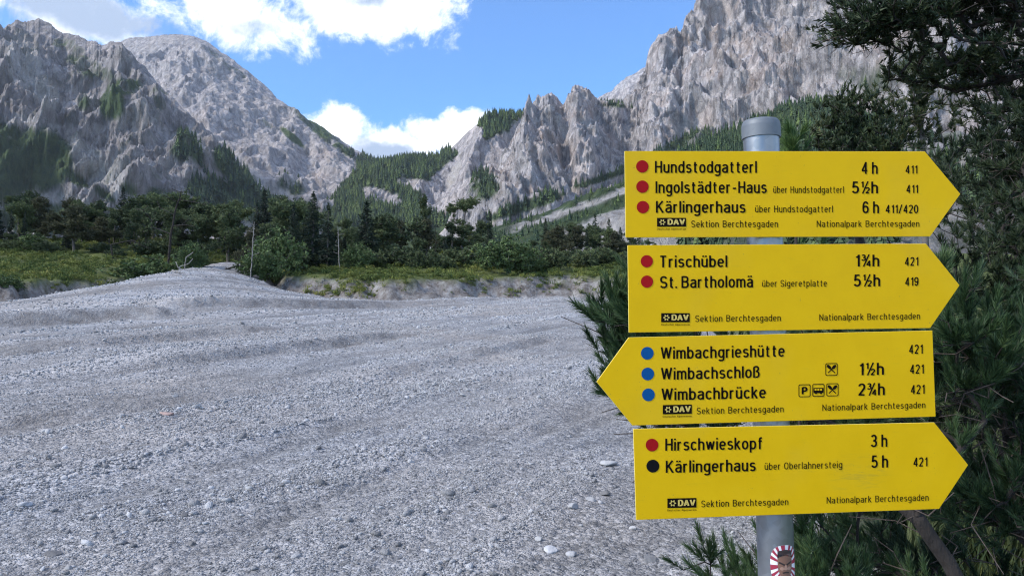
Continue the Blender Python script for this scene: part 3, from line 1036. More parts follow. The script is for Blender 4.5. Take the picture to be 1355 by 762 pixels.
# ------------------------------------------------------------------ plants: skeletons grown towards points of the crown
def grow(root, targets, rng, step=0.12, trunk=None, bend=0.35, up=0.15):
    pos = [np.array(root, float)]
    par = [-1]
    if trunk is not None:
        for tp in trunk:
            a = pos[-1]
            b = np.array(tp, float)
            n = max(1, int(np.linalg.norm(b - a) / step))
            for i in range(n):
                pos.append(a + (b - a) * (i + 1) / n + rng.normal(0, step * 0.06, 3))
                par.append(len(pos) - 2)
    cap = 200000
    buf = np.zeros((cap, 3))
    dist0 = np.zeros(cap)
    n = len(pos)
    buf[:n] = pos
    for i in range(1, n):
        dist0[i] = dist0[par[i]] + np.linalg.norm(buf[i] - buf[par[i]])
    tg = np.array(targets, float)
    order = np.argsort(np.linalg.norm(tg - buf[0], axis=1))
    tips = []
    for ti in order:
        t = tg[ti]
        d = np.linalg.norm(buf[:n] - t, axis=1) + 0.25 * dist0[:n]
        k = int(np.argmin(d))
        a = buf[k]
        L = np.linalg.norm(t - a)
        m = max(1, int(math.ceil(L / step)))
        pd = (a - buf[par[k]]) if par[k] >= 0 else np.array([0, 0, 1.0])
        pd = pd / (np.linalg.norm(pd) + 1e-9)
        ctrl = a + pd * L * bend + np.array([0, 0, -up * L]) + rng.normal(0, 0.08 * L, 3)
        last = k
        for i in range(m):
            s = (i + 1) / m
            p = (1 - s) ** 2 * a + 2 * s * (1 - s) * ctrl + s * s * t
            buf[n] = p
            par.append(last)
            dist0[n] = dist0[last] + np.linalg.norm(p - buf[last])
            last = n
            n += 1
        tips.append(last)
    return buf[:n].copy(), np.array(par), np.array(tips)


def radii(par, r0, expo=2.3):
    n = len(par)
    acc = np.zeros(n)
    child = np.zeros(n, int)
    for i in range(n - 1, 0, -1):
        if child[i] == 0:
            acc[i] = r0 ** expo
        p = par[i]
        acc[p] += acc[i]
        child[p] += 1
    acc[0] = max(acc[0], r0 ** expo)
    return acc ** (1 / expo)


def branches_mesh(name, buf, par, rad, mat, thin=0.004):
    n = len(par)
    i = np.arange(1, n)
    p = par[1:]
    # direction at every node, main child per node
    d = np.zeros((n, 3))
    d[1:] = buf[1:] - buf[p]
    d[0] = d[1]
    d /= np.linalg.norm(d, axis=1)[:, None] + 1e-9
    main = np.full(n, -1)
    for c in range(1, n):
        q = par[c]
        if main[q] < 0 or rad[c] > rad[main[q]]:
            main[q] = c
    nd = d.copy()
    has = main >= 0
    nd[has] = d[has] + d[main[has]]
    nd /= np.linalg.norm(nd, axis=1)[:, None] + 1e-9
    is_main = main[p] == i
    da = np.where(is_main[:, None], nd[p], d[i])
    ra = np.where(is_main, rad[p], np.minimum(rad[p], rad[i] * 1.25))
    mb = MB()
    for lo, hi, k in ((0, thin, 3), (thin, thin * 5, 5), (thin * 5, 9e9, 9)):
        s = (rad[i] >= lo) & (rad[i] < hi)
        if s.any():
            V, Q = tubes(buf[p[s]], buf[i[s]], ra[s], rad[i[s]], da[s], nd[i[s]], k)
            mb.add(V, Q)
    return mb.mesh(name, mat, True)


def basis(dirs, rng):
    d = dirs / (np.linalg.norm(dirs, axis=1)[:, None] + 1e-9)
    r = rng.normal(size=d.shape)
    x = np.cross(d, r)
    x /= np.linalg.norm(x, axis=1)[:, None] + 1e-9
    y = np.cross(d, x)
    return np.stack([x, y, d], axis=2)      # columns


def tuft_template(rng, n=60, L=0.07, nl=0.045, w=0.0022, spread=0.75):
    """needles round a shoot along +Z: one slim triangle each"""
    t = rng.uniform(0, 1, n) ** 0.8
    a = rng.uniform(0, 2 * np.pi, n)
    sp = spread * (1.15 - 0.75 * t) + rng.normal(0, 0.12, n)
    d = np.stack([np.sin(sp) * np.cos(a), np.sin(sp) * np.sin(a), np.cos(sp)], -1)
    base = np.stack([0 * t, 0 * t, t * L], -1)
    side = np.cross(d, rng.normal(size=(n, 3)))
    side /= np.linalg.norm(side, axis=1)[:, None]
    ln = nl * rng.uniform(0.75, 1.15, n)
    tip = base + d * ln[:, None]
    return np.stack([base - side * w, base + side * w, tip], axis=1).reshape(-1, 3)


def place(template_list, pos, dirs, scale, rng):
    out_v = []
    pick = rng.integers(0, len(template_list), len(pos))
    R = basis(dirs, rng)
    for k, T in enumerate(template_list):
        s = pick == k
        if not s.any():
            continue
        V = np.einsum('nij,mj->nmi', R[s], T) * scale[s][:, None, None] + pos[s][:, None, :]
        out_v.append(V.reshape(-1, 3))
    V = np.concatenate(out_v)
    return V, np.arange(len(V)).reshape(-1, 3)


def in_blobs(blobs, n, rng, shell=0.35):
    """points in a union of ellipsoids (cx,cy,cz,rx,ry,rz,weight), pushed to the outside"""
    wts = np.array([b[6] if len(b) > 6 else b[3] * b[4] * b[5] for b in blobs], float)
    wts /= wts.sum()
    out_p = []
    for b, k in zip(blobs, (wts * n).astype(int) + 1):
        d = rng.normal(size=(k, 3))
        d /= np.linalg.norm(d, axis=1)[:, None]
        r = rng.uniform(0, 1, k) ** shell
        out_p.append(np.array(b[:3]) + d * r[:, None] * np.array(b[3:6]))
    return np.concatenate(out_p)


def near_pine(name, label, root, blobs, ntarget, rng_seed, mat=M_NEEDLE, trunk=None, per_tip=3, step=0.08, r0=0.0028, needle=0.045, nn=55,
              shoot=0.07, width=0.0022, upb=0.6, tuftscale=1.0, barkmat=M_BARK, cat='pine', extra_dead=0, shell=0.35, spread=0.75):
    rng = np.random.default_rng(rng_seed)
    root = np.array([root[0], root[1], Z(root[0], root[1]) - 0.05])
    tg = in_blobs(blobs, ntarget, rng, shell)
    tg = tg[tg[:, 2] > land(tg[:, 0], tg[:, 1]) + 0.08]
    buf, par, tips = grow(root, tg, rng, step, trunk)
    rad = radii(par, r0)
    o = thing(name, label, cat, root)
    local = buf - root
    tr = branches_mesh('trunk', local, par, rad, barkmat)
    link('trunk', tr, o)
    # tufts at the tips and at nodes just behind them
    pts, drs, sc = [], [], []
    for tp in tips:
        k = tp
        for j in range(per_tip):
            p = par[k] if k > 0 else 0
            if p < 0:
                break
            d = local[k] - local[p]
            L = np.linalg.norm(d) + 1e-9
            d = d / L
            if j == 0:
                dd = d + np.array([0, 0, upb]) + rng.normal(0, .15, 3)
                pts.append(local[k])
                drs.append(dd)
                sc.append(rng.uniform(0.9, 1.25))
            else:
                for _ in range(2):
                    dd = d * 0.6 + rng.normal(0, 0.55, 3) + np.array([0, 0, upb])
                    pts.append(local[k])
                    drs.append(dd)
                    sc.append(rng.uniform(0.65, 1.05))
            k = p
    pts, drs, sc = np.array(pts), np.array(drs), np.array(sc) * tuftscale
    tpl = [tuft_template(rng, nn, shoot, needle, width, spread) for _ in range(5)]
    V, T = place(tpl, pts, drs, sc, rng)
    me = mesh_np('crown', V, T, mat)
    link('crown', me, o)
    if extra_dead:
        dt = in_blobs([(b[0], b[1], b[2], b[3] * .9, b[4] * .9, b[5] * .9) for b in blobs], extra_dead, rng, 0.6)
        nb = []
        inner = np.where(rad > np.quantile(rad, .6))[0]
        pa = buf[rng.choice(inner, extra_dead)]
        dd = rng.normal(size=(extra_dead, 3)) * np.array([1, 1, .5])
        dd /= np.linalg.norm(dd, axis=1)[:, None]
        L = rng.uniform(.08, .26, extra_dead)
        mid = pa + dd * (L * .5)[:, None] + rng.normal(0, .02, (extra_dead, 3))
        end = pa + dd * L[:, None] + rng.normal(0, .05, (extra_dead, 3))
        A = np.concatenate([pa, mid]) - root
        B = np.concatenate([mid, end]) - root
        V, Q = tubes(A, B, np.full(len(A), .003), np.full(len(A), .0018), k=3)
        tag(link('dead_twigs', mesh_np('dead_twigs', V, Q, M_BROWN_TWIG), o), kind='stuff')
    print(name, 'tufts', len(pts), 'tris', len(T))
    return o


# low mountain pine right behind the signpost: trunk leaning left under the lowest board
near_pine('mountain_pine', 'low mountain pine with long fresh needles right behind the signboards', (1.86, 2.75),
          [(0.49, 3.0, 1.60, 0.20, 0.25, 0.20, 6), (0.53, 3.0, 1.38, 0.20, 0.25, 0.2, 4), (0.76, 3.0, 1.14, 0.15, 0.25, 0.14, 0.4), (1.0, 3.05, 0.66, 0.36, 0.35, 0.16, 2.0), (1.2, 3.2, 1.35, 0.5, 0.35, 0.5, 5),
           (1.3, 3.2, 0.66, 0.4, 0.4, 0.16, 1.0), (1.62, 3.0, 1.5, 0.28, 0.35, 0.32, 2)],
          540, 3, nn=95, width=0.0018, needle=0.044, shoot=0.085, shell=0.5, trunk=[(1.62, 2.78, 0.55), (1.42, 2.82, 0.93), (1.25, 2.9, 1.1)], extra_dead=160, upb=1.0, spread=0.6)
near_pine('mountain_pine', 'mountain pine with crooked dark limbs and big tufts at the lower right edge', (2.15, 3.3),
          [(1.98, 3.2, 1.45, 0.34, 0.4, 0.24, 4), (2.25, 3.1, 1.0, 0.4, 0.4, 0.25, 3), (1.85, 3.2, 0.95, 0.3, 0.35, 0.22, 2), (1.75, 3.7, 0.5, 0.5, 0.4, 0.3, 3), (2.35, 3.2, 1.75, 0.35, 0.4, 0.2, 2)],
          400, 4, nn=80, width=0.0019, needle=0.043, shoot=0.08, shell=0.5, trunk=[(2.0, 3.1, 0.7), (1.82, 3.0, 0.95), (2.05, 3.0, 1.2)], extra_dead=260, upb=0.8, spread=0.6)
near_pine('mountain_pine', 'dense dark mountain pine filling the right edge behind the arrow tips', (3.3, 5.0),
          [(3.15, 4.9, 1.8, 0.62, 0.7, 0.65, 6), (3.75, 5.6, 2.65, 0.75, 0.6, 0.6, 6), (3.5, 4.8, 1.2, 0.8, 0.7, 0.9, 5), (2.5, 5.0, 1.3, 0.6, 0.6, 0.55, 3), (1.9, 5.2, 1.0, 0.6, 0.6, 0.5, 2)],
          1850, 5, mat=M_NEEDLE_DARK, per_tip=3, step=0.11, r0=0.003, nn=34, needle=0.045, shoot=0.065, width=0.0034, extra_dead=500, shell=0.6)
near_pine('pine_tree', 'tall dark pine on the right edge, its crooked branches hanging into the view top', (4.9, 6.6),
          [(2.95, 5.7, 4.15, 0.68, 0.6, 0.30, 3.4), (3.7, 6.0, 4.2, 0.75, 0.7, 0.5, 4.6), (2.58, 5.5, 3.70, 0.46, 0.5, 0.13, 1.8), (3.3, 5.8, 3.5, 0.55, 0.5, 0.14, 1.4), (4.85, 6.6, 3.5, 1.15, 1.0, 1.0, 15), (4.7, 6.3, 2.4, 1.0, 0.9, 0.8, 12),
           (5.4, 6.8, 4.9, 1.3, 1.0, 0.8, 4)],
          4300, 6, mat=M_NEEDLE_DARK, trunk=[(4.9, 6.7, 1.5), (4.75, 6.6, 3.0), (4.85, 6.6, 4.6)], per_tip=3, step=0.13, r0=0.0036, nn=15, needle=0.045, shoot=0.065, width=0.0062,
          upb=0.5, extra_dead=700, shell=0.6)
near_pine('pine_tree', 'rounded dark pine behind the top signboard, right of the post cap', (6.1, 14.0),
          [(6.1, 14, 4.75, 0.9, 1.0, 1.05, 8), (5.55, 13.8, 4.0, 0.65, 0.7, 0.55, 3), (6.7, 14, 3.9, 0.8, 0.8, 0.6, 4)],
          1200, 8, mat=M_NEEDLE_DARK, per_tip=3, step=0.2, r0=0.006, nn=15, needle=0.08, shoot=0.11, width=0.014, trunk=[(6.1, 14, 1.6), (6.1, 14, 3.2)], upb=0.9, shell=0.45)
near_pine('young_pine', 'small bright green pine shoot just right of the post cap', (1.68, 4.7),
          [(1.63, 4.6, 2.52, 0.10, 0.1, 0.17, 5), (1.66, 4.6, 2.2, 0.2, 0.2, 0.2, 3)],
          42, 9, mat=M_NEEDLE_FRESH, per_tip=2, step=0.08, nn=60, needle=0.06, shoot=0.09, width=0.003, trunk=[(1.64, 4.6, 2.35)], upb=1.5)
near_pine('pine_tree', 'slim grey trunked pine standing behind the right end of the top signboard', (12.9, 25.0),
          [(12.9, 25, 8.6, 1.3, 1.2, 2.4, 4), (13.3, 25, 6.0, 1.5, 1.2, 1.4, 2)],
          260, 10, mat=M_NEEDLE_DARK, barkmat=M_BARK_FAR, per_tip=3, step=0.35, r0=0.013, nn=18, needle=0.16, shoot=0.2, width=0.016, trunk=[(12.95, 25, 4), (12.9, 25, 11.0)], upb=0.5, shell=0.7)


# ---- grass under the pines
def clump_mesh(seed, mat, n=26, h=1.0, w=0.03, spread=0.5, lean=0.5, leafy=False):
    r = np.random.default_rng(seed)
    V, T = [], []
    for i in range(n):
        a = r.uniform(0, 6.28)
        b = np.array([math.cos(a), math.sin(a), 0]) * r.uniform(0, spread)
        a2 = r.uniform(0, 6.28)
        d = np.array([math.cos(a2) * lean * r.random(), math.sin(a2) * lean * r.random(), 1.0])
        hh = h * r.uniform(0.4, 1.0)
        s = np.array([-math.sin(a2), math.cos(a2), 0]) * w
        if leafy:
            c = b + d * hh
            x = r.normal(size=3)
            x /= np.linalg.norm(x)
            y = np.cross(x, r.normal(size=3))
            y /= np.linalg.norm(y)
            k = len(V)
            V += [c - x * w * 2, c + y * w * 1.3, c + x * w * 2.4]
            T.append((k, k + 1, k + 2))
        else:
            m = b + d * hh * 0.6
            t_ = b + d * hh + np.array([d[0], d[1], -0.25]) * hh * 0.35
            k = len(V)
            V += [b - s, b + s, m + s * .8, m - s * .8, t_]
            T += [(k, k + 1, k + 2), (k, k + 2, k + 3), (k + 3, k + 2, k + 4)]
    return mesh_np('clump', V, np.array(T), mat)


def build_grass():
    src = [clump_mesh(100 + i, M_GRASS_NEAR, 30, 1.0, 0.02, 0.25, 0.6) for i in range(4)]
    n = 5200
    x = RG.uniform(1.2, 9, n)
    y = RG.uniform(2.2, 16, n)
    h, me, ba, co, s = land(x, y, True)
    k = (s > 0.05) & (RG.random(n) < np.clip(0.3 + s, 0, 1))
    x, y, h = x[k], y[k], h[k]
    n = len(x)
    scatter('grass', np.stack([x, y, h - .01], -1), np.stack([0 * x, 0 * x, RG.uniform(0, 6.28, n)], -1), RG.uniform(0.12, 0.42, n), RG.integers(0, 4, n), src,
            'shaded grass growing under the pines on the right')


build_grass()


def build_meadow():
    src = [clump_mesh(200 + i, M_GRASS, 40, 0.8, 0.05, 0.9, 0.5) for i in range(3)] + [clump_mesh(210 + i, M_GRASS, 120, 1.0, 0.075, 0.55, 0.8, True) for i in range(3)]
    n = 42000
    a = RG.uniform(-0.66, 0.30, n)
    r = 34 + RG.random(n) ** 0.8 * 66
    x, y = np.sin(a) * r, np.cos(a) * r
    h, me, ba, co, s = land(x, y, True)
    pn = fbm(np.stack([x * .13, y * .13, 0 * x + 7], -1), 4, .6)
    k = ((me > 0.45) | ((ba > .3) & (s > .4) & (pn > -.12))) & (RG.random(n) < np.clip(0.50 + 2.2 * pn, 0.02, 1)) & (x < 14)
    x, y, h = x[k], y[k], h[k]
    n = len(x)
    scatter('meadow', np.stack([x, y, h - .03], -1), np.stack([RG.normal(0, .15, n), RG.normal(0, .15, n), RG.uniform(0, 6.28, n)], -1), 0.15 + 0.38 * RG.random(n) ** 2, RG.integers(0, 6, n), src,
            'yellow green grass and low herbs on the terrace above the gravel')


build_meadow()

# ------------------------------------------------------------------ the wood behind the gravel
def spray(rng, n, L, w):
    """a small spray of foliage: slim triangles fanned round +Z"""
    V = []
    for i in range(n):
        a = rng.uniform(0, 6.28)
        sp = rng.uniform(0.1, 1.15)
        d = np.array([math.sin(sp) * math.cos(a), math.sin(sp) * math.sin(a), math.cos(sp)])
        s = np.cross(d, rng.normal(size=3))
        s /= np.linalg.norm(s)
        b = d * L * rng.uniform(0.0, 0.3)
        V += [b - s * w, b + s * w, b + d * L * rng.uniform(.6, 1.1)]
    return np.array(V)


def protos_pine(seed, H, blobs, ntg, mat, per=4, bark=M_BARK_FAR, spn=8, L=0.25, w=0.032, trunk_top=0.75, shell=0.4, lean=0.0, r0=0.016, up=0.5):
    rng = np.random.default_rng(seed)
    tg = in_blobs(blobs, ntg, rng, shell)
    tg = tg[tg[:, 2] > 0.25]
    trunk = [(lean * H * .3 + rng.normal(0, .1), rng.normal(0, .1), H * trunk_top * 0.5), (lean * H, rng.normal(0, .15), H * trunk_top)]
    buf, par, tips = grow((0, 0, -0.3), tg, rng, 0.4, trunk)
    rad = radii(par, r0)
    tr = branches_mesh('trunk', buf, par, rad, bark, thin=0.03)
    pts, drs = [], []
    for tp in tips:
        k = tp
        for j in range(per):
            for _ in range(2):
                pts.append(buf[k] + rng.normal(0, .09, 3))
                drs.append(rng.normal(0, .6, 3) + np.array([0, 0, up]))
            if par[k] < 0:
                break
            k = par[k]
    tpl = [spray(rng, spn, L, w) for _ in range(5)]
    V, T = place(tpl, np.array(pts), np.array(drs), rng.uniform(.7, 1.3, len(pts)), rng)
    return tr, mesh_np('crown', V, T, mat)


def proto_spruce(seed, H, R, mat=M_FAR_SPRUCE, sparse=0.0):
    rng = np.random.default_rng(seed)
    mb = MB()
    zs = np.linspace(-0.3, H, 9)
    pts = np.stack([rng.normal(0, .02, 9), rng.normal(0, .02, 9), zs], -1)
    rr = np.interp(zs, [0, H], [0.018 * H, 0.01])
    V, Q = tubes(pts[:-1], pts[1:], rr[:-1], rr[1:], k=7)
    mb.add(V, Q)
    P_, D_, S_ = [], [], []
    z = H * 0.10
    while z < H * 0.985:
        f = 1 - (z / H)
        L0 = R * (f ** 0.75) * rng.uniform(.75, 1.1)
        nb = rng.integers(5, 9)
        for b in range(nb):
            if rng.random() < sparse:
                continue
            a = rng.uniform(0, 6.28)
            L = L0 * rng.uniform(0.6, 1.15)
            droop = -0.30 * L * f + 0.10 * L
            out_d = np.array([math.cos(a), math.sin(a), 0])
            A_ = np.array([0, 0, z])
            B_ = A_ + out_d * L + np.array([0, 0, droop])
            V, Q = tubes([A_], [B_], np.array([.012 + .012 * f]), np.array([.006]), k=3)
            mb.add(V, Q)
            n = max(3, int(L / 0.10))
            for i in range(n):
                s = (i + rng.random()) / n
                c = A_ + (B_ - A_) * s + np.array([0, 0, -0.04 * L * math.sin(s * 3.1)])
                P_.append(c)
                D_.append(out_d * 0.8 + rng.normal(0, .5, 3) + np.array([0, 0, -0.35]))
                S_.append(rng.uniform(.6, 1.1) * (0.55 + 0.6 * f))
        z += H * 0.028 * rng.uniform(.7, 1.3)
    for i in range(10):
        P_.append(np.array([0, 0, H - i * .05]))
        D_.append(np.array([rng.normal(0, .4), rng.normal(0, .4), 1.0]))
        S_.append(.55)
    tpl = [spray(rng, 6, 0.36, 0.05) for _ in range(5)]
    V, T = place(tpl, np.array(P_), np.array(D_), np.array(S_), rng)
    return mb.mesh('trunk', M_BARK_FAR, True), mesh_np('crown', V, T, mat)


def proto_snag(seed, H, lean=0.1, mat=M_DEADWOOD, nb=14, blen=0.18, r=0.07):
    rng = np.random.default_rng(seed)
    tg = []
    for i in range(nb):
        z = rng.uniform(.35, .95) * H
        a = rng.uniform(0, 6.28)
        L = rng.uniform(.4, 1) * blen * H
        tg.append((lean * z + math.cos(a) * L, math.sin(a) * L * .5, z + rng.uniform(-.3, .4) * L))
    buf, par, tips = grow((0, 0, -0.2), tg, rng, 0.25, [(lean * H * .5, 0, H * .5), (lean * H, 0, H)], bend=.1)
    rad = radii(par, 0.018)
    rad = np.maximum(rad, r * (1 - np.clip(buf[:, 2] / H, 0, 1)) * (rad > rad.max() * .45))
    return branches_mesh('trunk', buf, par, rad, mat, thin=.02)


PINES = []
for sd_i, (H, ln, mt) in enumerate(((6.5, 0.03, M_FAR_PINE), (7.5, -0.04, M_FAR_PINE), (5.2, 0.05, M_FAR_PINE), (6.0, -0.02, M_FAR_PINE), (6.0, 0.02, M_FAR_RUST))):
    rg = np.random.default_rng(300 + sd_i)
    bl = [(rg.normal(0, .8), rg.normal(0, .8), H * rg.uniform(.3, .85), rg.uniform(.5, 1.2), rg.uniform(.5, 1.1), rg.uniform(.25, .7)) for _ in range(10)] + [(0, 0, H * .8, .9, .9, H * .18)]
    PINES.append((H, protos_pine(300 + sd_i, H, bl, 380, mt, lean=ln, up=1.0)))
UMBRELLA = protos_pine(330, 7.5, [(.1, 0, 6.4, 1.7, 1.3, .65, 5), (1.2, .2, 6.9, 1.3, 1.0, .45, 3), (-1.3, 0, 5.9, .9, .8, .3, 1.5), (-.3, 0, 4.3, .9, .7, .4, .8)], 190, M_FAR_PINE, trunk_top=.8, lean=.08)
TALLPINE = protos_pine(331, 8.5, [(0, 0, 7.6, .6, .6, .9, 3), (.3, 0, 6.2, 1.0, .8, .6, 3), (-.3, 0, 5.0, 1.3, 1, .6, 3), (0.1, 0, 3.6, 1.3, 1, .6, 3)], 220, M_FAR_PINE, trunk_top=.9)
LOWPINE = [protos_pine(340 + i, 2.6, [(0, 0, 1.3, 1.7, 1.4, 1.0, 4), (1.1, 0, 1.0, 1.1, 1, .8, 2), (-1.1, .2, .9, 1.1, 1, .8, 2)], 230, M_FAR_PINE, trunk_top=.35, L=.24, w=.04) for i in range(2)]
BUSH = [protos_pine(350 + i, 3.0, [(0, 0, 1.6, 1.5, 1.3, 1.2, 4), (1.2, 0, 1.2, 1.2, 1, 1.0, 2), (-1.2, .2, 1.2, 1.1, 1, 1.0, 2)], 300, M_FAR_GREEN, trunk_top=.35, per=5, spn=5, L=.16, w=.055, r0=.01) for i in range(2)]
SPRUCES = [proto_spruce(360, 6.0, 1.25), proto_spruce(361, 7.5, 1.35), proto_spruce(362, 6.5, 1.1, sparse=.25)]
SNAGS = [proto_snag(370, 4.5, .05, nb=12, r=.035), proto_snag(371, 5.5, -.05, M_BARK, nb=9, r=.04), proto_snag(372, 3.5, .15, nb=8)]
RT = random.Random(5)


def stand(name, cat, meshes, label, px, Y, hpx, H0, group=None, rot=None, wide=1.0, mirror=False):
    """a tree or bush whose top reaches row hpx of the photograph, Y metres ahead"""
    x = (px - CX) / F * Y
    z = Z(x, Y)
    top = P(px, hpx, Y)[2]
    s = max(0.2, (top - z) / H0)
    o = thing(name, label, cat, (x, Y, z), RT.uniform(0, 6.28) if rot is None else rot, group)
    o.scale = (s * wide, s * wide, s)
    for nm, me in meshes:
        link(nm, me, o)
    return o


def tree(pair):
    return (('trunk', pair[0]), ('crown', pair[1]))


# distinct ones
stand('spruce_tree', 'spruce', tree(SPRUCES[1]), 'tall dark spruce left of the middle, the higher of a close pair', 413, 72, 254, 7.5, wide=1.25)
stand('spruce_tree', 'spruce', tree(SPRUCES[2]), 'slimmer spruce touching the tall one of the close pair on its right side', 433, 71, 270, 6.5, wide=1.2)
stand('spruce_tree', 'spruce', tree(SPRUCES[0]), 'lone cone shaped dark spruce standing above the wood near the picture middle', 484, 72, 267, 6.0, wide=1.35)
stand('pine_tree', 'pine', tree(TALLPINE), 'tall open pine rising above the wood below the wooded saddle', 560, 82, 256, 8.5)
stand('pine_tree', 'pine', tree(UMBRELLA), 'flat topped leaning pine with a bare trunk standing above the wood', 610, 84, 262, 7.3, rot=0.0)
stand('spruce_tree', 'spruce', tree(SPRUCES[2]), 'dark spruce left of the top signboard, in front of the scree slope', 788, 95, 282, 6.5)
stand('spruce_tree', 'spruce', tree(SPRUCES[0]), 'dark spruce standing between the light green bush and the signboards', 722, 92, 290, 6.0)
stand('spruce_tree', 'spruce', tree(SPRUCES[2]), 'small spruce left of the signboards, beside the dark one on the scree', 745, 98, 297, 6.5)
stand('spruce_tree', 'spruce', tree(SPRUCES[1]), 'greyish thin spruce before the hillside right of the flat topped pine', 648, 100, 278, 7.5, wide=.8)
stand('broadleaf_bush', 'bush', tree(BUSH[0]), 'largest light green bush, in the middle of the wood edge', 672, 66, 308, 2.9, rot=.4, wide=1.25)
stand('broadleaf_bush', 'bush', tree(BUSH[1]), 'light green bush on the right flank of the largest light green bush', 712, 68, 338, 2.9, rot=1.2, wide=1.5)
stand('broadleaf_bush', 'bush', tree(BUSH[1]), 'pale green round bush under the lone cone shaped spruce', 472, 68, 318, 2.9, rot=2.4)
stand('broadleaf_bush', 'bush', tree(BUSH[0]), 'tall light green bush right of the pale dead trunk', 366, 66, 296, 2.9, rot=3.3, wide=.7)
stand('broadleaf_bush', 'bush', tree(BUSH[1]), 'light green bush low at the right foot of the pale dead trunk', 345, 63, 325, 2.9, rot=.1, wide=1.0)
stand('broadleaf_bush', 'bush', tree(BUSH[0]), 'round grey green bush at the left edge behind the meadow', 40, 72, 306, 2.9, rot=5.0, wide=1.5)
stand('broadleaf_bush', 'bush', tree(BUSH[1]), 'light green bush left of the gravel tongue', 252, 62, 316, 2.9, rot=4.1, wide=.8)
stand('broadleaf_bush', 'bush', tree(BUSH[0]), 'low green bush at the left mouth of the gravel tongue', 205, 60, 334, 2.9, rot=3.8, wide=1.5)
stand('broadleaf_bush', 'bush', tree(BUSH[0]), 'small dark green bush hanging over the left bank', 8, 44, 362, 2.9, rot=1.8, wide=1.8)
stand('dead_tree', 'dead tree', (('trunk', SNAGS[0]),), 'pale barkless dead trunk standing in the wood left of the middle', 331, 62, 293, 4.5, rot=0)
stand('dead_tree', 'dead tree', (('trunk', SNAGS[2]),), 'thin pale dead trunk beside the pine left of the gravel tongue top', 284, 78, 280, 3.5, rot=.3)
stand('dead_tree', 'dead tree', (('trunk', SNAGS[0]),), 'whitish dead trunk at the right foot of the tall spruce pair', 449, 68, 300, 4.5, rot=3.0)
stand('dead_tree', 'dead tree', (('trunk', SNAGS[1]),), 'thin bare dead tree standing left of the flat topped pine', 577, 74, 300, 5.5, rot=1.0)


def leaning_dead():
    """the storm-broken pine with bare spikes above the wood on the left"""
    rng = np.random.default_rng(77)
    Y = 66.0

    def W(px, py, dy=0):
        return P(px, py, Y + dy)
    base = W(222, 352)
    base[2] = Z(base[0], Y) - .1
    tg = [W(208, 266, .5), W(196, 272, -.5), (W(214, 276, .3)), W(190, 280), W(202, 288, .8), W(240, 262, .2), W(247, 266), W(258, 300, -.3), W(262, 262, .5), W(270, 270), W(228, 250), W(246, 255),
          W(200, 300, .4), W(250, 290, .6), W(215, 258, -.4), W(180, 276, .4)]
    buf, par, tips = grow(base, tg, rng, .3, [W(226, 310), W(233, 275), W(240, 254)], bend=.1, up=.05)
    rad = np.maximum(radii(par, .03, 2.0), .03)
    o = thing('dead_tree', 'storm broken leaning dead pine with bare spiky branches above the left wood', 'dead tree', base)
    link('trunk', branches_mesh('trunk', buf - base, par, rad, M_BARK, thin=.03), o)
    # a few clumps still alive
    k = tips[[0, 1, 3, 5, 10, 14, 2]]
    pts = np.repeat(buf[k] - base, 9, axis=0) + rng.normal(0, .16, (len(k) * 9, 3))
    tpl = [spray(rng, 7, .3, .045) for _ in range(3)]
    V, T = place(tpl, pts, rng.normal(0, .5, pts.shape) + [0, 0, .5], rng.uniform(.6, 1.1, len(pts)), rng)
    link('crown', mesh_np('crown', V, T, M_FAR_PINE), o)


leaning_dead()


def log(label, pts, r, mat=M_DEADWOOD, cat='driftwood', nb=0, seed=1):
    rng = np.random.default_rng(seed)
    pts = [np.array(p, float) for p in pts]
    tg = []
    for i in range(nb):
        a = pts[rng.integers(1, len(pts))]
        tg.append(a + rng.normal(0, .5, 3) * [1, .5, .7])
    if not tg:
        tg = [pts[-1] + [0, 0, .02]]
    buf, par, tips = grow(pts[0], tg, rng, .2, pts[1:], bend=.1)
    rad = radii(par, r * .25)
    rad = np.clip(np.maximum(rad, r * .5 * (np.arange(len(par)) < 12)), 0, r)
    o = link('driftwood', branches_mesh('driftwood', buf - pts[0], par, rad, mat, thin=.01), loc=pts[0])
    tag(o, label, cat)


def G(px, py, lift=0.0):
    x, y, z = hit(px, py)
    return np.array([x, y, z + lift])


g0 = G(244, 358)
log('pale curved driftwood branch raised over the left mouth of the gravel tongue', [g0 + [0, 0, 0], g0 + [.1, 0, .9], g0 + [.6, 0, 1.25]], .065, seed=2)
log('bleached fallen branch at the left mouth of the gravel tongue', [g0 + [-.2, -.6, .1], g0 + [.5, -.5, .4], g0 + [.8, -.5, .75]], .06, seed=3, nb=2)
g1 = G(318, 362)
log('dark uprooted tree roots reaching over the gravel at the right bank', [g1 + [.5, 1, .5], g1 + [-.4, .2, .6], g1 + [-1.1, -.3, .25]], .15, M_BARK, nb=9, seed=4)
log('small white driftwood piece lying on the left gravel bank', [G(228, 360, .1), G(238, 364, .15)], .10, seed=5, nb=2)
g2 = G(165, 345)
log('dark bent bare branch arching over the left meadow', [g2 + [-1, 0, .1], g2 + [-1.2, 0, 1.3], g2 + [.6, 0, 1.7], g2 + [2.0, 0, 1.0]], .09, M_BARK, nb=8, seed=6)

def zone(px, txt):
    for lim, where in ((-5, 'beyond the left edge'), (110, 'behind the left meadow'), (205, 'left of the broken dead pine'), (335, 'behind the gravel tongue'), (405, 'left of the spruce pair'),
                       (484, 'beside the spruce pair'), (565, 'right of the lone spruce'), (640, 'around the flat topped pine'), (720, 'behind the largest light bush')):
        if px < lim:
            return txt + ' ' + where
    return txt + ' left of the signboards'


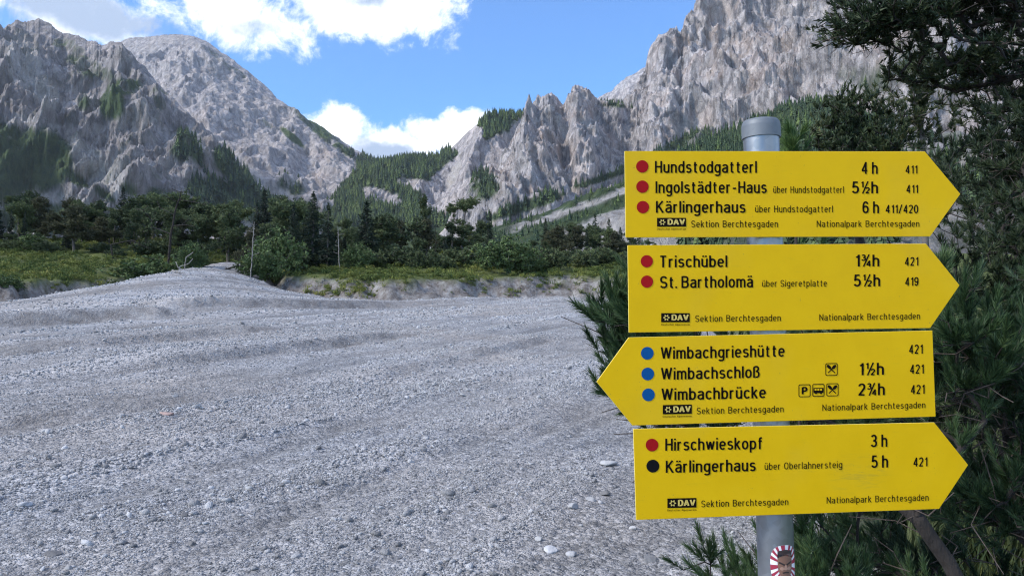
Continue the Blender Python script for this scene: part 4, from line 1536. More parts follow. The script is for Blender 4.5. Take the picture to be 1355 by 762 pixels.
# the mass of the wood: trees nothing tells apart
rows = [  # px0, px1, count, Y range, top row range
    (-60, 400, 30, (76, 92), (248, 282)), (-60, 400, 28, (70, 80), (272, 314)), (380, 640, 14, (76, 92), (284, 312)), (380, 640, 18, (70, 80), (300, 326)),
    (640, 840, 16, (84, 100), (292, 312)), (700, 860, 12, (76, 88), (300, 322)), (-260, -60, 12, (60, 84), (250, 300))]
for (a, b, n, yr, hr) in rows:
    for i in range(n):
        px = a + (b - a) * (i + RT.random()) / n
        if RT.random() < .22:
            k = RT.randrange(3)
            stand('spruce_tree', 'spruce', tree(SPRUCES[k]), zone(px, 'dark spruce half sunk in the wood'), px, RT.uniform(*yr), RT.uniform(*hr) - 4, (6.0, 7.5, 6.5)[k], zone(px, 'spruces in the wood'), wide=RT.uniform(.9, 1.3))
            continue
        H, pr = PINES[RT.randrange(5) if RT.random() < .9 else 4]
        if 640 < px < 720 and hr[0] < 300:
            continue
        stand('pine_tree', 'pine', tree(pr), zone(px, 'dark pine merged into the wood'), px, RT.uniform(*yr), RT.uniform(*hr), H * .95,
              zone(px, 'pines making up the wood'), wide=RT.uniform(.95, 1.35))
for (a, b, n, yr, hr) in ((-60, 235, 14, (68, 74), (316, 332)), (345, 780, 22, (68, 76), (322, 340)), (760, 860, 8, (70, 80), (322, 340))):
    for i in range(n):
        px = a + (b - a) * (i + RT.random()) / n
        stand('mountain_pine', 'pine', tree(LOWPINE[RT.randrange(2)]), zone(px, 'low dark mountain pine at the foot of the wood'), px, RT.uniform(*yr), RT.uniform(*hr), 2.4,
              zone(px, 'low pines at the foot of the wood'), wide=RT.uniform(.9, 1.5))


# ---- far woods on the slopes, one mass each
def far_tree(seed, mat):
    r = np.random.default_rng(seed)
    V, T = [], []
    for lv in range(7):
        z = 0.08 + lv * 0.13
        rr = 0.26 * (1 - lv / 7.6)
        n = 7
        tip = (r.normal(0, .01), r.normal(0, .01), z + 0.26)
        for i in range(n):
            a = 6.283 * i / n + r.uniform(-.3, .3)
            b = a + r.uniform(.5, .9)
            q = rr * r.uniform(.7, 1.15)
            k = len(V)
            V += [tip, (math.cos(a) * q, math.sin(a) * q, z - r.uniform(0, .06)), (math.cos(b) * q, math.sin(b) * q, z - r.uniform(0, .06))]
            T.append((k, k + 1, k + 2))
    return mesh_np('far_tree', V, np.array(T), mat)


M_SLOPE_TREE = leaf_material('slope_tree_foliage', (0.026, 0.050, 0.030), (0.075, 0.11, 0.048), 0.02, 0.85)
M_SLOPE_LARCH = leaf_material('larch_slope_foliage', (0.06, 0.10, 0.035), (0.14, 0.19, 0.06), 0.02, 0.85)  # lighter larch green, given to trees at random
FT_SRC = [far_tree(i, M_SLOPE_TREE) for i in range(4)] + [far_tree(10 + i, M_SLOPE_LARCH) for i in range(2)]


def wood(name, label, key, n, hmin, hmax, cond, vmin=0.6, light=0.3):
    p, px, py, veg, t = MOUNT[key]
    ok = np.where((veg > vmin) & (t < 1.0) & cond(px, py, t))[0]
    if len(ok) == 0:
        return
    # equal density per area of ground
    k = RG.choice(ok, min(n, len(ok) * 3))
    q = p[k] + RG.normal(0, 1.5, (len(k), 3)) * [1, 1, 0]
    q[:, 2] -= 1.0
    m = len(k)
    scatter(name, q, np.stack([0 * k, 0 * k, RG.uniform(0, 6.28, m)], -1), RG.uniform(hmin, hmax, m), np.where(RG.random(m) < light, RG.integers(4, 6, m), RG.integers(0, 4, m)), FT_SRC, label)


wood('saddle_wood', 'far conifer wood covering the saddle and the hill', 'wooded saddle and hill between the rock mountains', 3600, 9, 17, lambda a, b, t: (a > 425) & (a < 730) & (b < 300), light=.6)
wood('slope_wood', 'far dark conifers on the lower right flank of the left mountain', 'left rock mountain in front with dark scrub patches', 1500, 7, 14, lambda a, b, t: (a > 225) & (a < 450), light=.1)
wood('slope_wood', 'scattered conifers at the foot of the domed mountain', 'pale grey domed rock mountain behind the left one', 1100, 9, 16, lambda a, b, t: (b > 200) & (a > 330), light=.2)
wood('hillside_wood', 'small conifers scattered in bands over the scree slope', 'scree and scrub slope rising to the right behind the sign', 900, 2.0, 4.5, lambda a, b, t: (a > 540) & (a < 1300) & (t > .25), light=.2)
wood('hillside_wood', 'darker conifers on the upper hillside behind the post', 'scree and scrub slope rising to the right behind the sign', 1500, 4, 9, lambda a, b, t: (a > 880) & (a < 1400) & (t > .1), light=.15)
wood('cliff_wood', 'dark trees on the ledges below the high cliff', 'high jagged limestone cliff on the right', 500, 6, 11, lambda a, b, t: (b > 60) & (a > 640) & (a < 1300), light=.15)

# ------------------------------------------------------------------ the signpost
def paint_material(name, col_, rough=0.35, spec=0.5, var=0.04):
    m, t, b = material(name)
    tcn = t.n('ShaderNodeTexCoord')
    n = t.noise(tcn.outputs['Object'], 9.0, 5.0, 0.6)
    c = t.ramp(n.outputs[0], [(0.3, tuple(max(0, v * (1 - var)) for v in col_)), (0.7, tuple(v * (1 + var) for v in col_))])
    t.l(c, b.inputs['Base Color'])
    b.inputs['Roughness'].default_value = rough
    b.inputs['Specular IOR Level'].default_value = spec
    return m


THETA = math.atan(F / 12300.0)
SIGN_O = P(1008, 400, 1.40)
SU = np.array([math.cos(THETA), math.sin(THETA), 0.0])      # along the boards
SN = np.array([math.sin(THETA), -math.cos(THETA), 0.0])     # out of the boards, towards the walker
SW = np.array([0, 0, 1.0])


def on_board(px, py, back=0.0):
    """boards' plane coordinates (metres along, metres up) of a place in the photograph"""
    d = world_dir(px, py)
    o = np.array([0, 0, EYE])
    S0 = SIGN_O - SN * back
    t = ((S0 - o) @ SN) / (d @ SN)
    q = o + d * t - S0
    return np.array([q @ SU, q @ SW])


POLE_R = 46.6 / F * 1.43 / 2
SCUFF_AT = tuple(SIGN_O + SU * on_board(1138, 628)[0] + SW * on_board(1138, 628)[1] - np.array([SIGN_O[0], SIGN_O[1], 0.0]))


def sign_material():
    m, t, b = material('yellow_sign_enamel')
    tcn = t.n('ShaderNodeTexCoord')
    ob = tcn.outputs['Object']
    n = t.noise(ob, 14.0, 6.0, 0.65)
    c = t.ramp(n.outputs[0], [(0.3, (0.70, 0.425, 0.002)), (0.7, (0.75, 0.465, 0.003))])
    mp = t.n('ShaderNodeMapping')
    mp.inputs['Scale'].default_value = (1.0, 1.0, 7.0)
    mp.inputs['Rotation'].default_value = (0, 0.22, 0)
    t.l(ob, mp.inputs[0])
    scuff = t.noise(mp.outputs[0], 26.0, 6.0, 0.75)
    s = t.mapr(scuff.outputs[0], 0.60, 0.74, 0, 0.28)
    spot = t.n('ShaderNodeVectorMath', operation='SUBTRACT')
    t.l(ob, spot.inputs[0])
    spot.inputs[1].default_value = SCUFF_AT
    sm = t.n('ShaderNodeVectorMath', operation='MULTIPLY')
    t.l(spot.outputs[0], sm.inputs[0])
    sm.inputs[1].default_value = (16.0, 4.0, 26.0)
    ln_ = t.n('ShaderNodeVectorMath', operation='LENGTH')
    t.l(sm.outputs[0], ln_.inputs[0])
    near_ = t.mapr(ln_.outputs['Value'], 1.3, 0.2, 0, 1, smooth=True)
    s2 = t.math('MULTIPLY', near_, t.mapr(scuff.outputs[0], 0.48, 0.60, 0.1, 0.5))
    s = t.math('MAXIMUM', s, s2)
    c = t.mix(s, c, (0.42, 0.31, 0.03))
    dirt = t.noise(ob, 3.2, 4.0, 0.6)
    c = t.mix(t.mapr(dirt.outputs[0], 0.52, 0.75, 0, 0.22), c, (0.55, 0.43, 0.08))
    specks = t.noise(ob, 240.0, 2.0, 0.5)
    c = t.mix(t.mapr(specks.outputs[0], 0.72, 0.78, 0, 0.5), c, (0.22, 0.17, 0.05))
    t.l(c, b.inputs['Base Color'])
    t.l(t.mapr(n.outputs[0], 0.3, 0.7, 0.38, 0.55), b.inputs['Roughness'])
    b.inputs['Specular IOR Level'].default_value = 0.14
    return m


M_SIGN = sign_material()
M_SIGN_EDGE = paint_material('sign_edge_yellow', (0.80, 0.66, 0.15), 0.5)
M_BLACK = paint_material('black_lettering', (0.008, 0.005, 0.004), 0.6, 0.06)
M_BROWN = paint_material('thin_dark_lettering', (0.03, 0.02, 0.004), 0.6, 0.06)
M_RED = paint_material('red_trail_dot', (0.34, 0.006, 0.008), 0.5, 0.12)
M_BLUE = paint_material('blue_trail_dot', (0.002, 0.075, 0.24), 0.5, 0.12)
M_DOTBLACK = paint_material('black_trail_dot', (0.006, 0.006, 0.008), 0.5, 0.08)
M_LOGO_TEXT = paint_material('badge_yellow', (0.66, 0.50, 0.12), 0.4)
M_WHITE = paint_material('sticker_white', (0.78, 0.77, 0.78), 0.4)
M_STICK_RED = paint_material('sticker_red', (0.34, 0.03, 0.06), 0.4)
M_SKIN = paint_material('sticker_brown', (0.21, 0.11, 0.075), 0.5, .4, .25)
M_SKIN_LT = paint_material('sticker_light_brown', (0.38, 0.22, 0.16), 0.5, .4, .2)
M_DARK = paint_material('sticker_dark_brown', (0.035, 0.02, 0.018), 0.5)


def metal_material(name, col_, rough, metallic):
    m, t, b = material(name)
    tcn = t.n('ShaderNodeTexCoord')
    v = t.n('ShaderNodeTexVoronoi')
    v.inputs['Scale'].default_value = 90.0
    t.l(tcn.outputs['Object'], v.inputs['Vector'])
    sep_ = t.n('ShaderNodeSeparateColor')
    t.l(v.outputs['Color'], sep_.inputs[0])
    n = t.noise(tcn.outputs['Object'], 6.0, 5.0, 0.6)
    f = t.math('ADD', t.math('MULTIPLY', sep_.outputs[0], 0.35), t.math('MULTIPLY', n.outputs[0], 0.65))
    t.l(t.ramp(f, [(0.2, tuple(q * .82 for q in col_)), (0.8, tuple(min(1, q * 1.12) for q in col_))]), b.inputs['Base Color'])
    t.l(t.mapr(f, 0.2, 0.8, rough, rough + .15), b.inputs['Roughness'])
    b.inputs['Metallic'].default_value = metallic
    return m


M_STEEL = metal_material('galvanised_steel', (0.29, 0.305, 0.32), 0.32, 0.8)
M_CAP = metal_material('dark_weathered_cap', (0.17, 0.19, 0.21), 0.5, 0.35)
M_CLAMP = metal_material('clamp_steel', (0.42, 0.43, 0.44), 0.35, 0.9)

a_ = on_board(1008.5, 190, POLE_R)
b_ = on_board(1026, 690, POLE_R)
tilt_dir = (a_ - b_) / np.linalg.norm(a_ - b_)
POLE_R = 46.6 / F * 1.43 / 2
post = thing('signpost', 'galvanised hiking signpost with four yellow arrow boards at the edge of the gravel', 'signpost',
             (SIGN_O[0], SIGN_O[1], 0))
ORG = np.array([SIGN_O[0], SIGN_O[1], 0.0])


def bp(uv, n=0.0):
    return SIGN_O + SU * uv[0] + SW * uv[1] + SN * n - ORG


def pole_axis(s):
    uv = b_ + tilt_dir * s
    return bp(uv, -(POLE_R + 0.0035))


Ltop = np.linalg.norm(a_ - b_)
s_gap = (on_board(1008, 182, POLE_R)[1] - b_[1])
zb = pole_axis(0)[2]
s_bottom = -(zb + 0.25)


def lathe(axis_pts, rads, k=40):
    mb = MB()
    A = np.array(axis_pts)
    V, Q = tubes(A[:-1], A[1:], np.array(rads[:-1]), np.array(rads[1:]), k=k)
    mb.add(V, Q)
    return mb


pole = lathe([pole_axis(s_bottom), pole_axis(-.4), pole_axis(0), pole_axis(s_gap)], [POLE_R] * 4, 48).mesh('pole', M_STEEL, True)
link('pole', pole, post)
s_cap0 = on_board(1008, 182.5, POLE_R)[1] - b_[1] - .001
s_cap1 = on_board(1008, 157, POLE_R)[1] - b_[1]
cr = POLE_R * 1.085
hgt = s_cap1 - s_cap0
capm = lathe([pole_axis(s_cap0), pole_axis(s_cap0 + .0006), pole_axis(s_cap0 + hgt * .62), pole_axis(s_cap0 + hgt * .80), pole_axis(s_cap0 + hgt * .91), pole_axis(s_cap0 + hgt * .975), pole_axis(s_cap0 + hgt)],
             [POLE_R * .9, cr, cr, cr * .965, cr * .87, cr * .6, 0.0005], 48).mesh('cap', M_CAP, True)
link('cap', capm, post)


def arc(cx, cy, rx, ry, a0, a1, n=12, p=2.35):
    out_ = []
    for t in np.radians(np.linspace(a0, a1, n)):
        c, q = math.cos(t), math.sin(t)
        out_.append((cx + rx * math.copysign(abs(c) ** (2 / p), c), cy + ry * math.copysign(abs(q) ** (2 / p), q)))
    return out_


def glyphs():
    """a narrow grotesque drawn as pen strokes: capitals 1.0 high; values are (width, strokes)"""
    O_ = arc(.17, .365, .17, .305, 0, 360, 25)
    arch = [(0, .44)] + arc(.16, .47, .16, .20, 175, 0, 9) + [(.32, 0)]
    G_ = {
        'o': (.34, [O_]), 'n': (.32, [[(0, 0), (0, .73)], arch]), 'h': (.32, [[(0, 0), (0, 1)], arch]),
        'm': (.54, [[(0, 0), (0, .73)], [(0, .44)] + arc(.135, .49, .135, .18, 175, 0, 8) + [(.27, 0)], [(.27, .44)] + arc(.405, .49, .135, .18, 175, 0, 8) + [(.54, 0)]]),
        'u': (.32, [[(0, .73)] + arc(.16, .26, .16, .20, 180, 355, 9), [(.32, 0), (.32, .73)]]),
        'r': (.20, [[(0, 0), (0, .73)], [(0, .42)] + arc(.17, .47, .17, .20, 175, 92, 7) + [(.21, .67)]]),
        'd': (.34, [arc(.17, .365, .17, .305, 0, 360, 25), [(.34, 0), (.34, 1)]]), 'b': (.34, [O_, [(0, 0), (0, 1)]]),
        'p': (.34, [O_, [(0, -.27), (0, .73)]]), 'g': (.34, [arc(.17, .375, .17, .295, 0, 360, 25), [(.34, .73)] + arc(.17, -.06, .17, .155, 0, -155, 10)]),
        'a': (.33, [arc(.17, .53, .155, .14, 170, 0, 9) + [(.325, .0)], [(.325, .41), (.2, .41)] + arc(.165, .225, .165, .165, 95, 270, 9) + [(.22, .07), (.325, .17)]]),
        'e': (.34, [[(.0, .37), (.34, .37)], arc(.17, .365, .17, .305, 0, 318, 22)]), 'c': (.31, [arc(.17, .365, .17, .305, 38, 322, 20)]),
        's': (.30, [arc(.155, .53, .14, .145, 22, 265, 12) + arc(.155, .22, .15, .16, 85, -158, 12)]),
        't': (.25, [[(.1, .92)] + arc(.20, .17, .10, .11, 180, 270, 5) + [(.25, .06)], [(0, .67), (.25, .67)]]),
        'f': (.25, [[(.26, .94)] + arc(.20, .83, .10, .11, 90, 180, 5) + [(.1, 0)], [(0, .67), (.25, .67)]]),
        'l': (.0, [[(0, 0), (0, 1)]]), 'i': (.0, [[(0, 0), (0, .73)], [(0, .87), (0, 1.0)]]),
        'k': (.31, [[(0, 0), (0, 1)], [(.30, .73), (.02, .32)], [(.10, .43), (.32, 0)]]),
        'w': (.52, [[(0, .73), (.13, .04), (.26, .69), (.39, .04), (.52, .73)]]), 'v': (.30, [[(0, .73), (.15, .04), (.30, .73)]]),
        'H': (.40, [[(0, 0), (0, 1)], [(.40, 0), (.40, 1)], [(0, .52), (.40, .52)]]), 'I': (.0, [[(0, 0), (0, 1)]]),
        'K': (.42, [[(0, 0), (0, 1)], [(.40, 1), (.02, .42)], [(.13, .58), (.43, 0)]]), 'N': (.42, [[(0, 0), (0, 1)], [(0, .93), (.42, .07)], [(.42, 0), (.42, 1)]]),
        'B': (.40, [[(0, 0), (0, 1)], [(0, .94), (.19, .94)] + arc(.20, .735, .18, .205, 88, -88, 9) + [(0, .525)], [(.19, .525)] + arc(.21, .292, .19, .232, 88, -88, 9) + [(0, .06)]]),
        'S': (.40, [arc(.2, .71, .19, .235, 18, 265, 14) + arc(.2, .27, .20, .21, 85, -162, 14)]),
        'T': (.42, [[(0, .94), (.42, .94)], [(.21, 0), (.21, .94)]]), 'W': (.66, [[(0, 1), (.165, .05), (.33, .95), (.495, .05), (.66, 1)]]),
        'O': (.44, [arc(.22, .5, .22, .44, 0, 360, 29)]), 'P': (.38, [[(0, 0), (0, 1)], [(0, .94), (.19, .94)] + arc(.20, .695, .18, .245, 88, -88, 10) + [(0, .45)]]),
        'D': (.42, [[(0, 0), (0, 1)], [(0, .94), (.17, .94)] + arc(.18, .5, .24, .44, 88, -88, 14) + [(0, .06)]]),
        'A': (.46, [[(0, 0), (.23, .98), (.46, 0)], [(.08, .30), (.38, .30)]]), 'V': (.46, [[(0, 1), (.23, .02), (.46, 1)]]),
        'ß': (.36, [[(0, 0), (0, .75)] + arc(.15, .78, .15, .16, 178, 0, 9) + [(.30, .68), (.19, .54)] + arc(.16, .29, .18, .235, 78, -108, 12)]),
        '0': (.36, [arc(.18, .5, .18, .44, 0, 360, 25)]), '1': (.20, [[(.2, 0), (.2, 1)], [(.2, .90), (.04, .76)]]),
        '2': (.36, [arc(.18, .71, .17, .23, 168, -25, 12) + [(.02, .07)], [(-.04, .06), (.36, .06)]]),
        '3': (.36, [arc(.17, .73, .155, .21, 160, -82, 12) , arc(.17, .285, .18, .225, 88, -160, 12), [(.12, .51), (.2, .51)]]),
        '4': (.38, [[(.28, 0), (.28, 1)], [(.28, .96), (.0, .27)], [(-.03, .27), (.40, .27)]]),
        '5': (.35, [[(.33, .94), (.07, .94), (.03, .47)] + arc(.165, .325, .185, .265, 128, -155, 13)]),
        '6': (.36, [arc(.18, .32, .17, .26, 0, 360, 21), arc(.18, .5, .175, .44, 35, 180, 10) + [(.005, .32)]]),
        '/': (.30, [[(0, -.03), (.30, 1.03)]]), '-': (.26, [[(0, .40), (.26, .40)]]), '.': (.0, [[(0, 0), (0, .13)]]), ' ': (.12, []),
    }
    G_['9'] = (.36, [[(.36 - x, 1 - y) for x, y in st] for st in G_['6'][1]])

    def frac(a, b):
        st = []
        for q, ox, oy in ((a, -.02, .50), (b, .30, .0)):
            st += [[(ox + x * .62, oy + y * .50) for x, y in s_] for s_ in G_[q][1]]
        return (.50, st + [[(.08, -.02), (.44, 1.02)]])
    G_['½'] = frac('1', '2')
    G_['¾'] = frac('3', '4')
    for u_, l_ in (('ä', 'a'), ('ü', 'u')):
        wd, st = G_[l_]
        G_[u_] = (wd, st + [[(wd / 2 - .09, .86), (wd / 2 - .09, .99)], [(wd / 2 + .09, .86), (wd / 2 + .09, .99)]])
    return G_


GLYPH = glyphs()


def text_mesh(body, weight=0.13, space=1.0):
    V, Fc = [], []
    x = 0.0
    for ch in body:
        wd, strokes = GLYPH[ch]
        if ch == ' ':
            x += .22 * space
            continue
        w_ = weight * (0.72 if ch in '½¾' else 1.0)
        parts = []
        for st in strokes:
            cur = [st[0]]
            for a_p, b_p, c_p in zip(st[:-2], st[1:-1], st[2:]):
                cur.append(b_p)
                e0, e1 = np.subtract(b_p, a_p), np.subtract(c_p, b_p)
                if np.linalg.norm(e0) > .05 and np.linalg.norm(e1) > .05 and (e0 @ e1) < -0.2 * np.linalg.norm(e0) * np.linalg.norm(e1):
                    parts.append(cur)
                    cur = [b_p]
            cur.append(st[-1])
            parts.append(cur)
        for st in parts:
            p = np.array(st, float)
            closed = np.allclose(p[0], p[-1])
            keep = np.concatenate([[True], np.linalg.norm(np.diff(p, axis=0), axis=1) > 1e-4])
            p = p[keep]
            m = len(p)
            d = np.diff(p, axis=0)
            d /= np.linalg.norm(d, axis=1)[:, None]
            k = len(V)
            for i in range(m):
                if closed:
                    d0, d1 = d[(i - 1) % (m - 1)], d[i % (m - 1)]
                else:
                    d0, d1 = d[max(i - 1, 0)], d[min(i, m - 2)]
                t_ = d0 + d1
                t_ /= np.linalg.norm(t_) + 1e-9
                nn_ = np.array([-t_[1], t_[0]])
                c = max(.45, float(t_ @ d0))
                o_ = nn_ * (w_ / 2 / c)
                V += [(x + p[i][0] + o_[0], p[i][1] + o_[1], 0), (x + p[i][0] - o_[0], p[i][1] - o_[1], 0)]
            Fc += [(k + 2 * i, k + 2 * i + 1, k + 2 * i + 3, k + 2 * i + 2) for i in range(m - 1)]
        x += wd + .225
    return np.array(V), np.array(Fc)


def lettering(board, body, x0, x1, yl, yr, cap, mat=M_BLACK, bold=0.012, space=1.0, n=0.0006, name='lettering'):
    """print `body` with its baseline running from (x0,yl) to (x1,yr) of the photograph and capitals `cap` pixels high"""
    co, fc = text_mesh(body, 0.135 if bold > .01 else 0.105, space)
    if bold > .03:
        co, fc = text_mesh(body, 0.20, space)
    mn, mx = co[:, 0].min(), co[:, 0].max()
    A, B, C_ = on_board(x0, yl), on_board(x1, yr), on_board(x0, yl - cap)
    uv = A + np.outer(co[:, 0] - mn, (B - A) / (mx - mn)) + np.outer(co[:, 1], C_ - A)
    me = mesh_np(name, [bp(q, n) for q in uv], fc, mat)
    return link(name, me, board)


def flat_poly(name, pts_px, mat, board, n=0.0005, thick=0.0):
    uv = np.array([on_board(*p) for p in pts_px])
    V = [bp(q, n) for q in uv]
    k = len(V)
    me = bpy.data.meshes.new(name)
    if thick:
        V2 = [bp(q, n - thick) for q in uv]
        faces = [tuple(range(k))] + [tuple(range(2 * k - 1, k - 1, -1))] + [(i, k + i, k + (i + 1) % k, (i + 1) % k) for i in range(k)]
        me.from_pydata([tuple(v) for v in V + V2], [], faces)
    else:
        me.from_pydata([tuple(v) for v in V], [], [tuple(range(k))])
    import bmesh
    bm = bmesh.new()
    bm.from_mesh(me)
    bmesh.ops.recalc_face_normals(bm, faces=bm.faces)
    bm.to_mesh(me)
    bm.free()
    me.materials.append(mat)
    return link(name, me, board)


def board(name, label, corners, n=0.0):
    o = flat_poly(name, corners, M_SIGN, post, n=0.0, thick=0.003)
    o['label'] = label
    # thin pale edge facing up: polygon edges carry the second material
    o.data.materials.append(M_SIGN_EDGE)
    for p in o.data.polygons:
        if abs(p.normal.dot(Vector(SN))) < 0.5:
            p.material_index = 1
    bv = o.modifiers.new('bevel', 'BEVEL')
    bv.width = 0.0007
    bv.segments = 2
    return o


def rounded(x0, y0, x1, y1, r=2.2, dy=0.0):
    pts = []
    for (cx, cy, a0) in ((x1 - r, y0 + r, -90), (x1 - r, y1 - r, 0), (x0 + r, y1 - r, 90), (x0 + r, y0 + r, 180)):
        for k in range(4):
            a = math.radians(a0 + k * 30)
            pts.append((cx + r * math.cos(a), cy + r * math.sin(a) + dy * (cx - x0)))
    return pts


def dot(bd, x, y, r, mat):
    pts = [(x + r * math.cos(a), y + r * math.sin(a)) for a in np.linspace(0, 2 * math.pi, 33)[:-1]]
    return flat_poly('trail_dot', pts, mat, bd, 0.0006)


def frame_outline(bd, x0, y0, x1, y1, wd=1.0, dy=0.0, name='pictogram_frame'):
    outer = rounded(x0, y0, x1, y1, 2.0, dy)
    inner = rounded(x0 + wd, y0 + wd, x1 - wd, y1 - wd, 1.4, dy)
    V = [bp(on_board(*p), .0006) for p in outer + inner]
    k = len(outer)
    me = mesh_np(name, V, np.array([(i, (i + 1) % k, k + (i + 1) % k, k + i) for i in range(k)]), M_BLACK)
    return link(name, me, bd)


def logo(bd, x0, x1, y0, y1, sl=0.0):
    def s(x, y):
        return (x, y + sl * (x - x0))
    flat_poly('badge', [s(x0, y0), s(x1, y0), s(x1, y1), s(x0, y1)], M_BLACK, bd, 0.0006)
    w_, h_ = x1 - x0, y1 - y0
    lettering(bd, 'DAV', x0 + .36 * w_, x1 - 1.5, s(0, 0)[1] + y1 - 2.6 + sl * (.36 * w_ + x0), y1 - 2.6 + sl * w_, h_ * .62, M_LOGO_TEXT, bold=.035, n=.0012, name='badge_lettering')
    # the flower mark at the left of the badge
    cx, cy, r = x0 + .18 * w_, (y0 + y1) / 2 + sl * .18 * w_, h_ * .36
    pts = []
    for i in range(36):
        a = i / 36 * 2 * math.pi
        q = r * (0.78 + 0.24 * math.cos(6 * a))
        pts.append((cx + q * math.cos(a), cy + q * math.sin(a)))
    flat_poly('badge_flower', pts, M_LOGO_TEXT, bd, .0012)
    pts = [(cx + r * .42 * math.cos(a), cy + r * .42 * math.sin(a)) for a in np.linspace(0, 6.28, 13)[:-1]]
    flat_poly('badge_flower_eye', pts, M_BLACK, bd, .0016)
    lettering(bd, 'Deutscher Alpenverein', x0, x1, y1 + 4.3, y1 + 4.3 + sl * w_, 2.6, M_BROWN, bold=0.0, name='badge_caption')


UB = 'über Hundstodgatterl'
NP = 'Nationalpark Berchtesgaden'
SB = 'Sektion Berchtesgaden'
B1 = board('sign_board', 'topmost yellow arrow board pointing right, first line Hundstodgatterl', [(826.6, 200), (1224, 200.5), (1271, 256.8), (1231, 313), (828, 314.3)])
for (x, y) in ((849.8, 220.5), (850, 247.2), (850.6, 274.2)):
    dot(B1, x, y, 8.2, M_RED)
lettering(B1, 'Hundstodgatterl', 866.5, 1001.5, 229, 229, 15.8)
lettering(B1, 'Ingolstädter-Haus', 867.3, 1014.6, 255.7, 255.7, 15.6)
lettering(B1, UB, 1023, 1116.6, 255.6, 255.6, 9, M_BROWN, .004, 1.5)
lettering(B1, 'Kärlingerhaus', 867.8, 986.5, 281.7, 281.7, 15.6)
lettering(B1, UB, 999, 1102, 281.2, 281.2, 9, M_BROWN, .004, 1.5)
lettering(B1, SB, 914.7, 1029.4, 301, 300.8, 9, M_BROWN, .004, 1.7)
lettering(B1, NP, 1080.5, 1216.3, 300.6, 300.3, 8.6, M_BROWN, .004, 1.7)
lettering(B1, '4 h', 1139.7, 1161.3, 230.4, 230.4, 15.8)
lettering(B1, '5½h', 1127, 1161.7, 256, 256, 15.6)
lettering(B1, '6 h', 1141, 1163, 282.2, 282.2, 15.6)
lettering(B1, '411', 1197.9, 1213.8, 230, 230, 10.8)
lettering(B1, '411', 1199, 1214.6, 255.6, 255.6, 10.8)
lettering(B1, '411/420', 1171.6, 1214.9, 282.2, 282.2, 11)
logo(B1, 869.3, 907.7, 288.4, 300)

B2 = board('sign_board', 'second yellow arrow board from the top pointing right, first line Trischübel', [(830.6, 324.5), (1225.5, 322.4), (1270, 377.5), (1231, 434), (832.2, 440)])
dot(B2, 855.8, 345.7, 8.1, M_RED)
dot(B2, 856, 372.6, 8.1, M_RED)
lettering(B2, 'Trischübel', 873.4, 962.4, 353.8, 353.4, 15.5)
lettering(B2, 'St. Bartholomä', 873.4, 996.3, 381.3, 380.2, 15.8)
lettering(B2, 'über Sigeretplatte', 1008.3, 1094.1, 379.6, 379.0, 8.9, M_BROWN, .004, 1.5)
lettering(B2, '1¾h', 1132, 1163.5, 352.6, 352.4, 15.5)
lettering(B2, '5½h', 1129.3, 1164.6, 379, 378.6, 15.7)
lettering(B2, '421', 1197, 1215, 351.8, 351.5, 11.4)
lettering(B2, '419', 1197.4, 1215.2, 378.3, 378, 11.4)
lettering(B2, SB, 920, 1033, 425.9, 424.7, 8.8, M_BROWN, .004, 1.7)
lettering(B2, NP, 1084, 1217.3, 424.2, 422.2, 8.6, M_BROWN, .004, 1.7)
logo(B2, 874.8, 912.6, 414.2, 426.2)

B3 = board('sign_board', 'third yellow arrow board, the only one pointing left, with blue dots', [(832, 446.3), (1234, 437.2), (1238.3, 551), (837, 562.8), (789.5, 505)])
for (x, y) in ((856.4, 467.2), (857, 494.5), (857.9, 522)):
    dot(B3, x, y, 8.4, M_BLUE)
lettering(B3, 'Wimbachgrieshütte', 874, 1038.3, 475, 471.6, 15.9)
lettering(B3, 'Wimbachschloß', 874.4, 1005.2, 502.4, 499.5, 15.9)
lettering(B3, 'Wimbachbrücke', 875, 1013.5, 529.6, 526.4, 15.9)
lettering(B3, SB, 922, 1036.8, 547.8, 545, 8.8, M_BROWN, .004, 1.7)
lettering(B3, NP, 1088, 1224.3, 543.4, 539.5, 8.6, M_BROWN, .004, 1.7)
lettering(B3, '421', 1202.6, 1220.8, 468, 467.6, 12)
lettering(B3, '421', 1203.8, 1222.2, 494.3, 493.8, 12)
lettering(B3, '421', 1204.9, 1223.3, 521.2, 520.6, 12)
lettering(B3, '1½h', 1137, 1169.5, 496.2, 495.6, 16)
lettering(B3, '2¾h', 1135.5, 1170.6, 523.2, 522.4, 16)
logo(B3, 876.9, 915.3, 535.6, 547.8, -0.02)


def cutlery(bd, cx, cy, r=4.6):
    pts = []
    for sgn in (-1, 1):
        a = math.radians(45) * 1
        dx, dy = sgn * r, -r
        nx, ny = dy / r * .55, -dx / r * .55
        q = .62
        wd = 1.25
        # handle
        flat_poly('pictogram', [(cx - dx + nx * wd * .7, cy - dy + ny * wd * .7), (cx + dx * .3 + nx * wd * .7, cy + dy * .3 + ny * wd * .7), (cx + dx * .3 - nx * wd * .7, cy + dy * .3 - ny * wd * .7), (cx - dx - nx * wd * .7, cy - dy - ny * wd * .7)],
                  M_BLACK, bd, .0006 + .0001 * (sgn + 1))
        # head of spoon or knife
        hx, hy = cx + dx * .72, cy + dy * .72
        e = [(hx + dx / r * 2.6 * math.cos(t) + nx * 2.6 * math.sin(t), hy + dy / r * 2.6 * math.cos(t) + ny * 2.6 * math.sin(t)) for t in np.linspace(0, 6.28, 13)[:-1]]
        flat_poly('pictogram', e, M_BLACK, bd, .00065 + .0001 * (sgn + 1))


